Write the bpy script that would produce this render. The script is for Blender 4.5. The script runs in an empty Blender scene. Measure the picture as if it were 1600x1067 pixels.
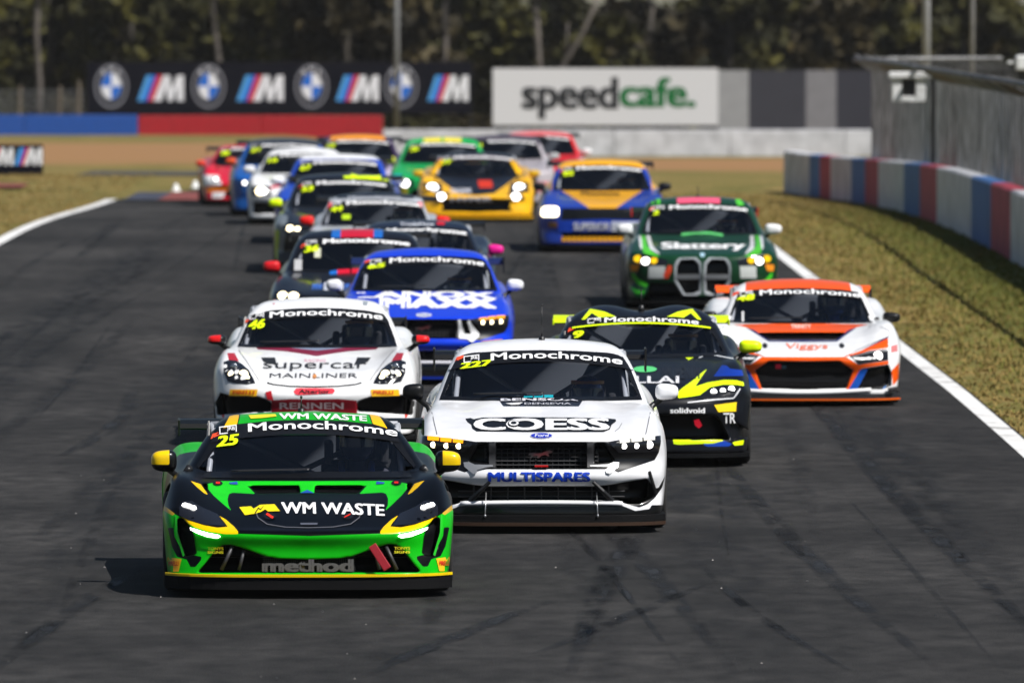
import bpy, bmesh, math, random
import numpy as np
from mathutils import Vector, Matrix
from mathutils.bvhtree import BVHTree
import mathutils.geometry as mgeo

# ---------------------------------------------------------------- camera, sky, sun, exposure
R = math.radians
sc = bpy.context.scene
FPX = 16450.0            # focal length in photo pixels (1600 wide)
HC = 4.19                # height of the lens over the track
cam_d = bpy.data.cameras.new("camera"); cam = bpy.data.objects.new("camera", cam_d)
sc.collection.objects.link(cam); sc.camera = cam
cam_d.sensor_width = 36.0; cam_d.lens = FPX / 1600 * 36.0
cam_d.clip_start = 1.0; cam_d.clip_end = 9000
cam.location = (0, 0, HC)
cam.rotation_euler = (R(90) - math.atan((533.5 + 49) / FPX), 0, 0)
cam_d.dof.use_dof = True; cam_d.dof.focus_distance = 74.0; cam_d.dof.aperture_fstop = 5.3

SUN = Vector((0.60, -0.46, 1.0)).normalized()
elev = math.asin(SUN.z); az = math.atan2(SUN.x, SUN.y)
world = bpy.data.worlds.new("World"); sc.world = world; world.use_nodes = True
nt = world.node_tree; bg = nt.nodes["Background"]
skyn = nt.nodes.new("ShaderNodeTexSky"); skyn.sky_type = 'NISHITA'; skyn.sun_disc = False
skyn.sun_elevation = elev; skyn.sun_rotation = az; skyn.air_density = 1.0; skyn.dust_density = 0.8
tc = nt.nodes.new("ShaderNodeTexCoord"); sx = nt.nodes.new("ShaderNodeSeparateXYZ"); cx_ = nt.nodes.new("ShaderNodeCombineXYZ")
mx = nt.nodes.new("ShaderNodeMath"); mx.operation = 'MAXIMUM'; mx.inputs[1].default_value = 0.012
nt.links.new(tc.outputs["Generated"], sx.inputs[0]); nt.links.new(sx.outputs[0], cx_.inputs[0]); nt.links.new(sx.outputs[1], cx_.inputs[1])
nt.links.new(sx.outputs[2], mx.inputs[0]); nt.links.new(mx.outputs[0], cx_.inputs[2]); nt.links.new(cx_.outputs[0], skyn.inputs[0])
nt.links.new(skyn.outputs[0], bg.inputs[0]); bg.inputs[1].default_value = 0.05
sun_d = bpy.data.lights.new("sun", 'SUN'); sun = bpy.data.objects.new("sun", sun_d); sc.collection.objects.link(sun)
sun_d.energy = 5.0; sun_d.angle = R(0.5); sun_d.color = (1.0, 0.975, 0.94)
sun.rotation_euler = SUN.to_track_quat('Z', 'Y').to_euler(); sun.location = (0, 0, 60)
sc.view_settings.view_transform = 'Standard'; sc.view_settings.look = 'None'
sc.view_settings.exposure = 0.22; sc.view_settings.gamma = 1.0
sc.cycles.max_bounces = 6; sc.cycles.transparent_max_bounces = 16; sc.cycles.use_denoising = True
sc.cycles.caustics_reflective = False; sc.cycles.caustics_refractive = False
try: sc.cycles.denoiser = 'OPENIMAGEDENOISE'
except Exception: pass

# ---------------------------------------------------------------- generic helpers
LINK = sc.collection.objects.link
def props(o, label=None, cat=None, group=None, kind=None):
    if label: o["label"] = label
    if cat: o["category"] = cat
    if group: o["group"] = group
    if kind: o["kind"] = kind
    return o
def empty(name, loc=(0, 0, 0), rz=0.0):
    o = bpy.data.objects.new(name, None); LINK(o); o.location = loc; o.rotation_euler = (0, 0, rz); return o
def mesh_obj(name, verts, faces, mat, parent=None, smooth=False):
    me = bpy.data.meshes.new(name); me.from_pydata([tuple(v) for v in verts], [], [tuple(f) for f in faces]); me.update()
    if mat is not None: me.materials.append(mat)
    if smooth: me.polygons.foreach_set("use_smooth", [True] * len(me.polygons))
    o = bpy.data.objects.new(name, me); LINK(o)
    if parent is not None: o.parent = parent
    return o
def inst(name, me, parent=None, loc=(0, 0, 0), mat=None):
    o = bpy.data.objects.new(name, me); LINK(o); o.location = loc
    if parent is not None: o.parent = parent
    return o
class MB:
    "collects quads, boxes and tubes for one mesh"
    def __init__(s): s.v = []; s.f = []
    def add(s, vs, fs):
        n = len(s.v); s.v += [tuple(v) for v in vs]; s.f += [tuple(n + i for i in f) for f in fs]; return s
    def box(s, x0, x1, y0, y1, z0, z1, bev=0.0):
        if bev <= 0:
            v = [(x, y, z) for z in (z0, z1) for x, y in ((x0, y0), (x1, y0), (x1, y1), (x0, y1))]
            return s.add(v, [(3, 2, 1, 0), (4, 5, 6, 7), (0, 1, 5, 4), (1, 2, 6, 5), (2, 3, 7, 6), (3, 0, 4, 7)])
        bm = bmesh.new(); bmesh.ops.create_cube(bm, size=1)
        for v in bm.verts: v.co = Vector(((x0 + x1) / 2 + v.co.x * (x1 - x0), (y0 + y1) / 2 + v.co.y * (y1 - y0), (z0 + z1) / 2 + v.co.z * (z1 - z0)))
        bmesh.ops.bevel(bm, geom=bm.edges[:], offset=bev, segments=2, affect='EDGES', profile=0.5)
        bm.verts.index_update(); s.add([v.co[:] for v in bm.verts], [[v.index for v in f.verts] for f in bm.faces]); bm.free(); return s
    def tube(s, pts, r, n=8, r1=None, cap=True):
        pts = [Vector(p) for p in pts]; m = len(pts); base = len(s.v); up = None
        for i, p in enumerate(pts):
            d = (pts[min(i + 1, m - 1)] - pts[max(i - 1, 0)]).normalized()
            if up is None: up = Vector((0, 0, 1)) if abs(d.z) < 0.9 else Vector((1, 0, 0))
            a = d.cross(up).normalized(); b = a.cross(d).normalized(); up = b
            rr = r if r1 is None else r + (r1 - r) * i / (m - 1)
            for k in range(n):
                t = 2 * math.pi * k / n; s.v.append(tuple(p + a * math.cos(t) * rr + b * math.sin(t) * rr))
        for i in range(m - 1):
            for k in range(n):
                k2 = (k + 1) % n; s.f.append((base + i * n + k, base + i * n + k2, base + (i + 1) * n + k2, base + (i + 1) * n + k))
        if cap:
            s.f.append(tuple(base + k for k in range(n))[::-1]); s.f.append(tuple(base + (m - 1) * n + k for k in range(n)))
        return s
    def lathe(s, prof, axis='X', n=40, c=(0, 0, 0)):
        base = len(s.v)
        for (h, r) in prof:
            for k in range(n):
                t = 2 * math.pi * k / n; a, b = r * math.cos(t), r * math.sin(t)
                p = (h, a, b) if axis == 'X' else ((a, h, b) if axis == 'Y' else (a, b, h))
                s.v.append((c[0] + p[0], c[1] + p[1], c[2] + p[2]))
        for i in range(len(prof) - 1):
            for k in range(n):
                k2 = (k + 1) % n; s.f.append((base + i * n + k, base + i * n + k2, base + (i + 1) * n + k2, base + (i + 1) * n + k))
        return s
    def prism(s, pts, z0, z1):
        n = len(pts); base = len(s.v)
        s.v += [(p[0], p[1], z0) for p in pts] + [(p[0], p[1], z1) for p in pts]
        s.f.append(tuple(range(base + n - 1, base - 1, -1))); s.f.append(tuple(range(base + n, base + 2 * n)))
        for i in range(n):
            j = (i + 1) % n; s.f.append((base + i, base + j, base + n + j, base + n + i))
        return s
    def ellipsoid(s, c, r, n=16, m=10, e=1.0):
        base = len(s.v); sp = lambda x: math.copysign(abs(x) ** e, x)
        for i in range(m + 1):
            p = -math.pi / 2 + math.pi * i / m
            for k in range(n):
                t = 2 * math.pi * k / n
                s.v.append((c[0] + r[0] * sp(math.cos(p)) * sp(math.cos(t)), c[1] + r[1] * sp(math.cos(p)) * sp(math.sin(t)), c[2] + r[2] * sp(math.sin(p))))
        for i in range(m):
            for k in range(n):
                k2 = (k + 1) % n; s.f.append((base + i * n + k, base + i * n + k2, base + (i + 1) * n + k2, base + (i + 1) * n + k))
        return s
    def build(s, name, mat, parent=None, smooth=False): return mesh_obj(name, s.v, s.f, mat, parent, smooth)

# ---------------------------------------------------------------- materials
MATS = {}
def lin(c):
    if isinstance(c, str):
        c = [int(c[i:i + 2], 16) / 255 for i in (0, 2, 4)]
        c = [x / 12.92 if x <= 0.04045 else ((x + 0.055) / 1.055) ** 2.4 for x in c]
    return tuple(c) + (1.0,)
def pmat(key, col, rough=0.5, metal=0.0, coat=0.0, emit=0.0, noise=0.0, nscale=6.0, bump=0.0):
    if key in MATS: return MATS[key]
    m = bpy.data.materials.new(key); m.use_nodes = True; t = m.node_tree; b = t.nodes["Principled BSDF"]
    b.inputs["Base Color"].default_value = lin(col); b.inputs["Roughness"].default_value = rough; b.inputs["Metallic"].default_value = metal
    b.inputs["Coat Weight"].default_value = coat; b.inputs["Coat Roughness"].default_value = 0.06
    if emit > 0:
        b.inputs["Emission Color"].default_value = lin(col); b.inputs["Emission Strength"].default_value = emit
    if noise > 0 or bump > 0:
        c = t.nodes.new("ShaderNodeTexCoord"); n = t.nodes.new("ShaderNodeTexNoise"); n.inputs["Scale"].default_value = nscale; n.inputs["Detail"].default_value = 5
        t.links.new(c.outputs["Object"], n.inputs["Vector"])
        if noise > 0:
            mr = t.nodes.new("ShaderNodeMapRange"); mr.inputs[1].default_value = 0.3; mr.inputs[2].default_value = 0.7
            mr.inputs[3].default_value = 1 - noise; mr.inputs[4].default_value = 1 + noise * 0.5
            v = t.nodes.new("ShaderNodeVectorMath"); v.operation = 'SCALE'; v.inputs[0].default_value = lin(col)[:3]
            t.links.new(n.outputs["Fac"], mr.inputs[0]); t.links.new(mr.outputs[0], v.inputs["Scale"]); t.links.new(v.outputs[0], b.inputs["Base Color"])
        if bump > 0:
            bp = t.nodes.new("ShaderNodeBump"); bp.inputs["Strength"].default_value = bump; bp.inputs["Distance"].default_value = 0.02
            t.links.new(n.outputs["Fac"], bp.inputs["Height"]); t.links.new(bp.outputs[0], b.inputs["Normal"])
    MATS[key] = m; return m
def decal_mat(col):
    m = pmat("decal_" + col, col, 0.42, 0, 0.12); m.node_tree.nodes["Principled BSDF"].inputs["Specular IOR Level"].default_value = .3; return m
def glass_mat(key, tint, k=0.8):
    "tinted thin glass: transparent body colour under a Fresnel gloss"
    if key in MATS: return MATS[key]
    m = bpy.data.materials.new(key); m.use_nodes = True; t = m.node_tree; t.nodes.clear()
    o = t.nodes.new("ShaderNodeOutputMaterial"); tr = t.nodes.new("ShaderNodeBsdfTransparent"); gl = t.nodes.new("ShaderNodeBsdfGlossy")
    fr = t.nodes.new("ShaderNodeFresnel"); fr.inputs[0].default_value = 1.45; mxs = t.nodes.new("ShaderNodeMixShader")
    tr.inputs[0].default_value = tuple(tint) + (1,); gl.inputs["Roughness"].default_value = 0.03; gl.inputs[0].default_value = (k, k, k, 1)
    t.links.new(fr.outputs[0], mxs.inputs[0]); t.links.new(tr.outputs[0], mxs.inputs[1]); t.links.new(gl.outputs[0], mxs.inputs[2]); t.links.new(mxs.outputs[0], o.inputs[0])
    MATS[key] = m; return m
def emit_mat(key, col, st):
    if key in MATS: return MATS[key]
    m = bpy.data.materials.new(key); m.use_nodes = True; t = m.node_tree; t.nodes.clear()
    o = t.nodes.new("ShaderNodeOutputMaterial"); e = t.nodes.new("ShaderNodeEmission"); e.inputs[0].default_value = lin(col); e.inputs[1].default_value = st
    t.links.new(e.outputs[0], o.inputs[0]); MATS[key] = m; return m
BLACK = pmat("black_plastic", (0.012, 0.012, 0.013), 0.42)
GLOSSB = pmat("gloss_black", (0.008, 0.008, 0.01), 0.15, 0, 0.6)
LIP = pmat("lip_black", (0.004, 0.004, 0.0045), 0.7)
LIP.node_tree.nodes["Principled BSDF"].inputs["Specular IOR Level"].default_value = .15
CARBON = pmat("carbon_fibre", (0.018, 0.018, 0.02), 0.35, 0, 0.5)
RUBBER = pmat("tyre_rubber", (0.022, 0.021, 0.02), 0.85)
RIM = pmat("wheel_metal", (0.05, 0.05, 0.055), 0.35, 0.7)
GREYP = pmat("dark_grey_plastic", (0.035, 0.035, 0.038), 0.5)
CAGE = pmat("cage_paint", (0.42, 0.43, 0.46), 0.4)
WGLASS = glass_mat("windscreen_glass", (0.90, 0.92, 0.96), 0.9)
SGLASS = glass_mat("side_glass", (0.85, 0.87, 0.88), 0.7)
LGLASS = glass_mat("lamp_glass", (0.9, 0.9, 0.9), 0.9)
LAMPW = emit_mat("lamp_white", (1.0, 0.98, 0.95), 5.0)
LAMPWARM = emit_mat("lamp_warm", (1.0, 0.86, 0.55), 5.0)
LAMPAMB = emit_mat("lamp_amber", (1.0, 0.36, 0.01), 1.6)
LAMPBAR = emit_mat("lamp_bar", (1.0, 0.98, 0.9), 1.0)
LAMPYEL = emit_mat("lamp_yellow", (1.0, 0.6, 0.01), 1.2)

# ---------------------------------------------------------------- numeric surface tools
def crw(knots, q):
    "weights of a cubic Hermite spline through values at knots, evaluated at q (clamped)"
    k = np.asarray(knots, float); q = np.clip(np.asarray(q, float), k[0], k[-1]); n = len(k)
    i = np.clip(np.searchsorted(k, q, side='right') - 1, 0, n - 2); h = k[i + 1] - k[i]; t = (q - k[i]) / h
    T = np.zeros((n, n))
    for j in range(n):
        a, b = max(j - 1, 0), min(j + 1, n - 1); T[j, b] += 1 / (k[b] - k[a]); T[j, a] -= 1 / (k[b] - k[a])
    h00 = 2 * t**3 - 3 * t**2 + 1; h10 = t**3 - 2 * t**2 + t; h01 = -2 * t**3 + 3 * t**2; h11 = t**3 - t**2
    W = np.zeros((len(q), n)); r = np.arange(len(q)); W[r, i] += h00; W[r, i + 1] += h01
    W += (h10 * h)[:, None] * T[i] + (h11 * h)[:, None] * T[i + 1]
    return W.astype(np.float32)
def sp1(pairs, q):
    ks, vs = zip(*pairs); q = np.asarray(q, float); return (crw(ks, q.ravel()) @ np.array(vs, np.float32)).reshape(q.shape)
def smax(a, b, k):
    h = np.maximum(k - np.abs(a - b), 0) / k; return np.maximum(a, b) + h * h * k * 0.25
def smin(a, b, k): return -smax(-a, -b, k)
def polysd(p, poly):
    "signed distance (negative inside) of points p to a polygon"
    poly = np.asarray(poly, np.float32); d = np.full(len(p), 1e9, np.float32); ins = np.zeros(len(p), bool)
    for i in range(len(poly)):
        a, b = poly[i], poly[(i + 1) % len(poly)]; e = b - a; w = p - a
        t = np.clip((w @ e) / max(float(e @ e), 1e-12), 0, 1); dd = w - t[:, None] * e; d = np.minimum(d, (dd * dd).sum(1))
        c = ((a[1] > p[:, 1]) != (b[1] > p[:, 1]))
        if abs(e[1]) > 1e-9: ins ^= c & (p[:, 0] < e[0] * (p[:, 1] - a[1]) / e[1] + a[0])
    d = np.sqrt(d); return np.where(ins, -d, d)
def nets(f, gx, gy, gz):
    "surface nets on a rectilinear grid: vertices and quads of the level set f = 0"
    s = f < 0; nx, ny, nz = f.shape
    C = np.zeros((nx - 1, ny - 1, nz - 1), np.int8)
    for dx in (0, 1):
        for dy in (0, 1):
            for dz in (0, 1): C += s[dx:nx - 1 + dx, dy:ny - 1 + dy, dz:nz - 1 + dz]
    act = (C > 0) & (C < 8); I = np.argwhere(act); N = len(I); idx = np.full(act.shape, -1, np.int32); idx[act] = np.arange(N)
    co = [(0, 0, 0), (1, 0, 0), (0, 1, 0), (1, 1, 0), (0, 0, 1), (1, 0, 1), (0, 1, 1), (1, 1, 1)]
    V = np.stack([f[I[:, 0] + a, I[:, 1] + b, I[:, 2] + c] for a, b, c in co], 1)
    acc = np.zeros((N, 3), np.float32); cnt = np.zeros(N, np.float32)
    for a in range(8):
        for b in range(a + 1, 8):
            pa, pb = np.array(co[a]), np.array(co[b])
            if np.abs(pa - pb).sum() != 1: continue
            va, vb = V[:, a], V[:, b]; m = (va < 0) != (vb < 0); t = np.where(m, va / np.where(m, va - vb, 1), 0)
            acc += np.where(m[:, None], pa + t[:, None] * (pb - pa), 0); cnt += m
    loc = acc / cnt[:, None]
    P = np.empty((N, 3), np.float32)
    for ax, g in enumerate((gx, gy, gz)):
        g = np.asarray(g, np.float32); i = I[:, ax]; P[:, ax] = g[i] + loc[:, ax] * (g[i + 1] - g[i])
    Q = []
    for ax in range(3):
        sl0 = [slice(None)] * 3; sl1 = [slice(None)] * 3; sl0[ax] = slice(0, -1); sl1[ax] = slice(1, None)
        a, b = s[tuple(sl0)], s[tuple(sl1)]; E = np.argwhere(a != b); o1, o2 = [k for k in range(3) if k != ax]
        E = E[(E[:, o1] > 0) & (E[:, o2] > 0) & (E[:, o1] < f.shape[o1] - 1) & (E[:, o2] < f.shape[o2] - 1)]
        c = []
        for d1, d2 in ((-1, -1), (0, -1), (0, 0), (-1, 0)):
            e = E.copy(); e[:, o1] += d1; e[:, o2] += d2; c.append(idx[e[:, 0], e[:, 1], e[:, 2]])
        q = np.stack(c, 1); fl = a[E[:, 0], E[:, 1], E[:, 2]]
        if ax == 1: fl = ~fl
        q[~fl] = q[~fl][:, ::-1]; Q.append(q)
    Q = np.concatenate(Q); return P, Q[(Q >= 0).all(1)]
def trilin(f, gx, gy, gz, P):
    out = []; fr = []
    for ax, g in enumerate((gx, gy, gz)):
        g = np.asarray(g, np.float32); i = np.clip(np.searchsorted(g, P[:, ax]) - 1, 0, len(g) - 2)
        out.append(i); fr.append(np.clip((P[:, ax] - g[i]) / (g[i + 1] - g[i]), 0, 1))
    i, j, k = out; a, b, c = fr; r = 0
    for dx in (0, 1):
        for dy in (0, 1):
            for dz in (0, 1):
                r = r + f[i + dx, j + dy, k + dz] * (a if dx else 1 - a) * (b if dy else 1 - b) * (c if dz else 1 - c)
    return r
def fnormals(f, gx, gy, gz, P, h):
    n = np.empty_like(P)
    for ax in range(3):
        d = np.zeros(3, np.float32); d[ax] = h; n[:, ax] = trilin(f, gx, gy, gz, P + d) - trilin(f, gx, gy, gz, P - d)
    l = np.linalg.norm(n, axis=1, keepdims=True); return n / np.maximum(l, 1e-9)
def np_mesh(name, P, Q, N=None):
    me = bpy.data.meshes.new(name); n, m = len(P), len(Q); k = Q.shape[1]
    me.vertices.add(n); me.vertices.foreach_set("co", P.astype(np.float32).ravel())
    me.loops.add(m * k); me.loops.foreach_set("vertex_index", Q.astype(np.int32).ravel())
    me.polygons.add(m); me.polygons.foreach_set("loop_start", np.arange(0, m * k, k, dtype=np.int32)); me.polygons.foreach_set("loop_total", np.full(m, k, np.int32))
    me.update(calc_edges=True); me.polygons.foreach_set("use_smooth", np.ones(m, bool)); me.validate()
    if N is not None and len(me.vertices) == n: me.normals_split_custom_set_from_vertices(N.tolist())
    return me
def sdf_mesh(name, fn, lo, hi, h):
    g = [np.arange(lo[i], hi[i] + h, h, dtype=np.float32) for i in range(3)]
    f = fn(g[0][:, None, None], g[1][None, :, None], g[2][None, None, :]).astype(np.float32)
    P, Q = nets(f, *g); return np_mesh(name, P, Q, fnormals(f, *g, P, h * 0.8))
# ---------------------------------------------------------------- car body types
A6 = [0, .35, .6, .78, .9, 1.0]
A7 = [0, .35, .6, .78, .9, 1.0, 1.1]
SIDE = [(.08, .955), (.2, .975), (.35, .99), (.5, 1.0), (.62, .995), (.75, .965), (.88, .91), (1.0, .84)]
PLAN = [(-.1, .95), (.3, .97), (.9, 1.0), (1.5, .975), (2.4, .96), (3.1, .985), (3.7, 1.0), (4.3, .985), (4.8, .95)]
TYPES = {
 'mid': dict(w=.985, L=4.5, D=70., R=.335, yf=.98, yr=3.62,
  TY=[-.1, 0, .15, .4, .7, .95, 1.3, 1.9, 2.6, 3.2, 3.7, 4.5],
  T=[[.36, .36, .34, .32, .30, .28], [.43, .43, .42, .40, .38, .34], [.47, .47, .47, .48, .46, .40], [.54, .54, .545, .585, .585, .50],
     [.61, .61, .625, .69, .70, .60], [.655, .655, .68, .75, .76, .66], [.735, .735, .745, .775, .77, .67], [.80, .80, .80, .785, .75, .66],
     [.84, .84, .84, .83, .80, .70], [.86, .86, .86, .86, .82, .70], [.86, .86, .865, .875, .84, .73], [.84, .84, .84, .83, .80, .72]],
  FZ=[.08, .2, .32, .45, .6, .8],
  F=[[0, .01, .04, .10, .17, .30, .5], [.02, .03, .06, .12, .20, .33, .5], [.04, .05, .09, .16, .25, .38, .55], [.0, .02, .07, .17, .28, .42, .6], [.1, .12, .18, .26, .36, .5, .7], [.1, .12, .18, .26, .36, .5, .7]],
  WS=[(.5, .75), (.7, 1.17), (.752, 1.28), (.85, 1.49), (.95, 1.71), (1.05, 1.95), (1.10, 2.10), (1.2, 2.5)], wsc=.30,
  RF=[(1.2, .97), (1.8, 1.075), (2.2, 1.125), (2.5, 1.137), (2.9, 1.115), (3.4, 1.02), (3.9, .90), (4.5, .80)], rc=.10,
  G=[(.6, .86), (.7, .845), (.75, .83), (.85, .775), (.95, .71), (1.05, .64), (1.10, .60), (1.2, .50)],
  GP=[(1.0, .97), (1.6, 1.0), (2.4, .97), (3.2, .84), (4.2, .65)],
  loop=[(0, .80), (-.4, .80), (-.70, .805), (-.765, .828), (-.70, .925), (-.613, 1.067), (-.55, 1.125), (-.453, 1.155), (-.24, 1.176), (0, 1.183)], frit=.045, yrw=3.1),
 'muscle': dict(w=.95, L=4.8, D=78., R=.345, yf=.93, yr=3.65,
  TY=[-.1, 0, .12, .4, .9, 1.35, 1.7, 2.6, 3.5, 4.3, 4.8],
  T=[[.60, .60, .58, .56, .54, .50], [.68, .68, .67, .65, .64, .58], [.712, .715, .712, .70, .69, .62], [.765, .77, .775, .77, .76, .68], [.84, .86, .855, .865, .85, .76],
     [.915, .935, .905, .905, .87, .78], [.95, .95, .93, .91, .88, .79], [.95, .95, .94, .93, .88, .78], [.97, .97, .97, .96, .92, .82], [.98, .98, .98, .96, .92, .82], [.95, .95, .95, .93, .9, .8]],
  FZ=[.08, .2, .3, .42, .55, .66, .8],
  F=[[.02, .03, .06, .12, .19, .32, .5], [.03, .04, .07, .13, .20, .33, .5], [.05, .06, .09, .16, .24, .36, .5], [-.03, -.02, .03, .10, .20, .33, .5], [.035, .045, .075, .14, .22, .35, .5], [.0, .01, .05, .12, .20, .34, .5], [.02, .03, .07, .14, .22, .36, .5]],
  WS=[(.7, .9), (.88, 1.30), (.95, 1.46), (1.05, 1.66), (1.15, 1.88), (1.27, 2.17), (1.4, 2.7)], wsc=.26,
  RF=[(1.4, 1.18), (1.9, 1.27), (2.2, 1.325), (2.6, 1.352), (3.0, 1.335), (3.5, 1.24), (4.0, 1.10), (4.6, .94)], rc=.14,
  G=[(.7, .84), (.9, .81), (1.0, .768), (1.1, .722), (1.2, .672), (1.28, .62), (1.34, .56), (1.42, .48)],
  GP=[(1.0, .98), (1.6, 1.0), (2.5, 1.0), (3.3, .90), (4.4, .72)],
  loop=[(0, .985), (-.5, .985), (-.75, .99), (-.71, 1.10), (-.67, 1.205), (-.643, 1.255), (-.607, 1.31), (-.515, 1.335), (-.25, 1.350), (0, 1.355)], frit=.03, yrw=3.2),
 'longnose': dict(w=.935, L=4.38, D=88., R=.34, yf=.90, yr=3.37,
  TY=[-.1, 0, .15, .4, .9, 1.4, 1.9, 2.8, 3.5, 4.0, 4.4],
  T=[[.46, .46, .44, .43, .42, .38], [.545, .535, .51, .49, .47, .42], [.625, .62, .60, .585, .575, .50], [.70, .70, .69, .70, .69, .60], [.79, .79, .795, .85, .84, .72],
     [.87, .87, .87, .88, .85, .74], [.89, .89, .89, .88, .84, .74], [.90, .90, .90, .89, .86, .76], [.95, .95, .96, .98, .95, .82], [1.0, 1.0, .99, .98, .93, .82], [1.0, 1.0, .98, .95, .9, .8]],
  FZ=[.08, .2, .32, .45, .6, .8],
  F=[[.02, .03, .06, .13, .22, .36, .5], [.03, .04, .08, .15, .24, .38, .55], [.05, .06, .10, .18, .27, .41, .58], [.02, .04, .09, .18, .29, .43, .6], [.03, .06, .12, .22, .32, .46, .62], [.06, .08, .14, .24, .34, .48, .64]],
  WS=[(.6, .95), (.82, 1.40), (.88, 1.52), (.98, 1.72), (1.08, 1.93), (1.18, 2.16), (1.3, 2.6)], wsc=.36,
  RF=[(1.5, 1.1), (1.9, 1.19), (2.2, 1.245), (2.5, 1.262), (2.9, 1.24), (3.4, 1.14), (3.9, 1.03), (4.4, .95)], rc=.10, bubble=.035,
  G=[(.6, .83), (.85, .795), (.95, .745), (1.05, .70), (1.15, .645), (1.22, .59), (1.3, .50)],
  GP=[(1.0, .97), (1.7, 1.0), (2.4, .98), (3.2, .85), (4.2, .68)],
  loop=[(0, .925), (-.5, .93), (-.72, .95), (-.69, 1.02), (-.66, 1.08), (-.61, 1.17), (-.56, 1.23), (-.3, 1.262), (0, 1.268)], frit=.035, yrw=3.0),
 'boxer': dict(w=.905, L=4.4, D=92., R=.335, yf=.98, yr=3.46,
  TY=[-.1, 0, .12, .35, .7, 1.0, 1.4, 2.0, 2.8, 3.5, 4.0, 4.4],
  T=[[.44, .44, .44, .44, .43, .40], [.50, .50, .505, .51, .49, .44], [.575, .575, .585, .605, .59, .52], [.64, .645, .665, .715, .71, .62], [.70, .705, .735, .80, .80, .69], [.75, .755, .775, .83, .825, .71],
     [.815, .815, .82, .835, .815, .71], [.86, .86, .86, .84, .80, .71], [.88, .88, .88, .87, .84, .74], [.92, .92, .93, .945, .91, .79], [.92, .92, .92, .92, .89, .78], [.85, .85, .85, .85, .8, .7]],
  FZ=[.08, .2, .32, .45, .55, .7],
  F=[[.02, .03, .06, .12, .20, .34, .5], [.03, .04, .08, .15, .23, .36, .5], [.04, .05, .09, .16, .25, .38, .52], [.0, .01, .06, .13, .23, .37, .52], [.02, .03, .08, .15, .25, .40, .55], [.1, .1, .14, .2, .3, .45, .6]],
  WS=[(.6, 1.0), (.78, 1.36), (.84, 1.50), (.95, 1.72), (1.05, 1.93), (1.15, 2.16), (1.3, 2.65)], wsc=.34,
  RF=[(1.5, 1.08), (1.9, 1.165), (2.2, 1.222), (2.55, 1.243), (2.9, 1.225), (3.4, 1.12), (3.9, .98), (4.4, .85)], rc=.15,
  G=[(.6, .80), (.8, .775), (.9, .725), (1.0, .68), (1.1, .63), (1.18, .575), (1.26, .49)],
  GP=[(1.0, .97), (1.7, 1.0), (2.4, .99), (3.2, .88), (4.2, .68)],
  loop=[(0, .885), (-.5, .885), (-.695, .893), (-.667, .97), (-.637, 1.045), (-.60, 1.13), (-.57, 1.173), (-.42, 1.205), (-.2, 1.222), (0, 1.227)], frit=.03, yrw=3.0),
 'wedge': dict(w=.955, L=4.43, D=101., R=.345, yf=1.0, yr=3.65,
  TY=[-.1, 0, .12, .4, .8, 1.3, 2.0, 2.8, 3.5, 4.0, 4.4],
  T=[[.42, .42, .40, .38, .36, .33], [.485, .485, .465, .44, .42, .38], [.535, .535, .525, .515, .505, .45], [.59, .595, .60, .64, .635, .55], [.655, .66, .69, .765, .765, .655],
     [.75, .75, .76, .79, .785, .68], [.80, .80, .80, .79, .77, .69], [.83, .83, .83, .83, .80, .71], [.90, .90, .92, .93, .89, .76], [.92, .92, .93, .93, .89, .78], [.9, .9, .9, .88, .85, .75]],
  FZ=[.08, .2, .32, .45, .6, .8],
  F=[[.02, .03, .06, .12, .20, .32, .5], [.03, .04, .07, .14, .22, .34, .5], [.04, .05, .08, .15, .24, .37, .52], [.0, .01, .05, .14, .25, .38, .54], [.1, .11, .16, .24, .33, .45, .6], [.1, .11, .16, .24, .33, .45, .6]],
  WS=[(.5, .8), (.70, 1.20), (.76, 1.33), (.86, 1.54), (.96, 1.76), (1.06, 2.02), (1.2, 2.5)], wsc=.26,
  RF=[(1.4, 1.0), (1.8, 1.085), (2.15, 1.143), (2.5, 1.16), (2.9, 1.145), (3.4, 1.06), (3.9, .94), (4.4, .83)], rc=.13,
  G=[(.5, .82), (.72, .80), (.8, .755), (.9, .71), (1.0, .665), (1.08, .62), (1.14, .56), (1.2, .46)],
  GP=[(1.0, .98), (1.6, 1.0), (2.4, .98), (3.2, .86), (4.2, .66)],
  loop=[(0, .805), (-.5, .808), (-.693, .818), (-.652, .925), (-.607, 1.033), (-.567, 1.103), (-.40, 1.125), (0, 1.14)], frit=.025, yrw=3.05),
 'saloon': dict(w=.955, L=4.8, D=129., R=.345, yf=.92, yr=3.75,
  TY=[-.1, 0, .12, .4, .9, 1.4, 1.8, 2.6, 3.6, 4.2, 4.8],
  T=[[.54, .54, .53, .52, .50, .46], [.62, .62, .61, .60, .585, .53], [.675, .675, .67, .665, .65, .58], [.73, .735, .73, .74, .73, .65], [.79, .80, .80, .835, .82, .73],
     [.865, .86, .86, .87, .84, .75], [.90, .90, .90, .88, .85, .76], [.91, .91, .91, .90, .86, .77], [.96, .96, .96, .95, .91, .81], [.99, .99, .98, .96, .92, .82], [.97, .97, .97, .95, .9, .8]],
  FZ=[.08, .2, .32, .45, .6, .75],
  F=[[.02, .03, .06, .12, .20, .33, .5], [.03, .04, .07, .13, .21, .34, .5], [.03, .04, .08, .15, .24, .37, .52], [.0, .02, .07, .14, .24, .37, .52], [.02, .03, .08, .15, .24, .37, .52], [.04, .05, .1, .17, .26, .39, .54]],
  WS=[(.6, .9), (.82, 1.33), (.88, 1.46), (.98, 1.66), (1.08, 1.87), (1.19, 2.10), (1.25, 2.25), (1.4, 2.7)], wsc=.26,
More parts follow.
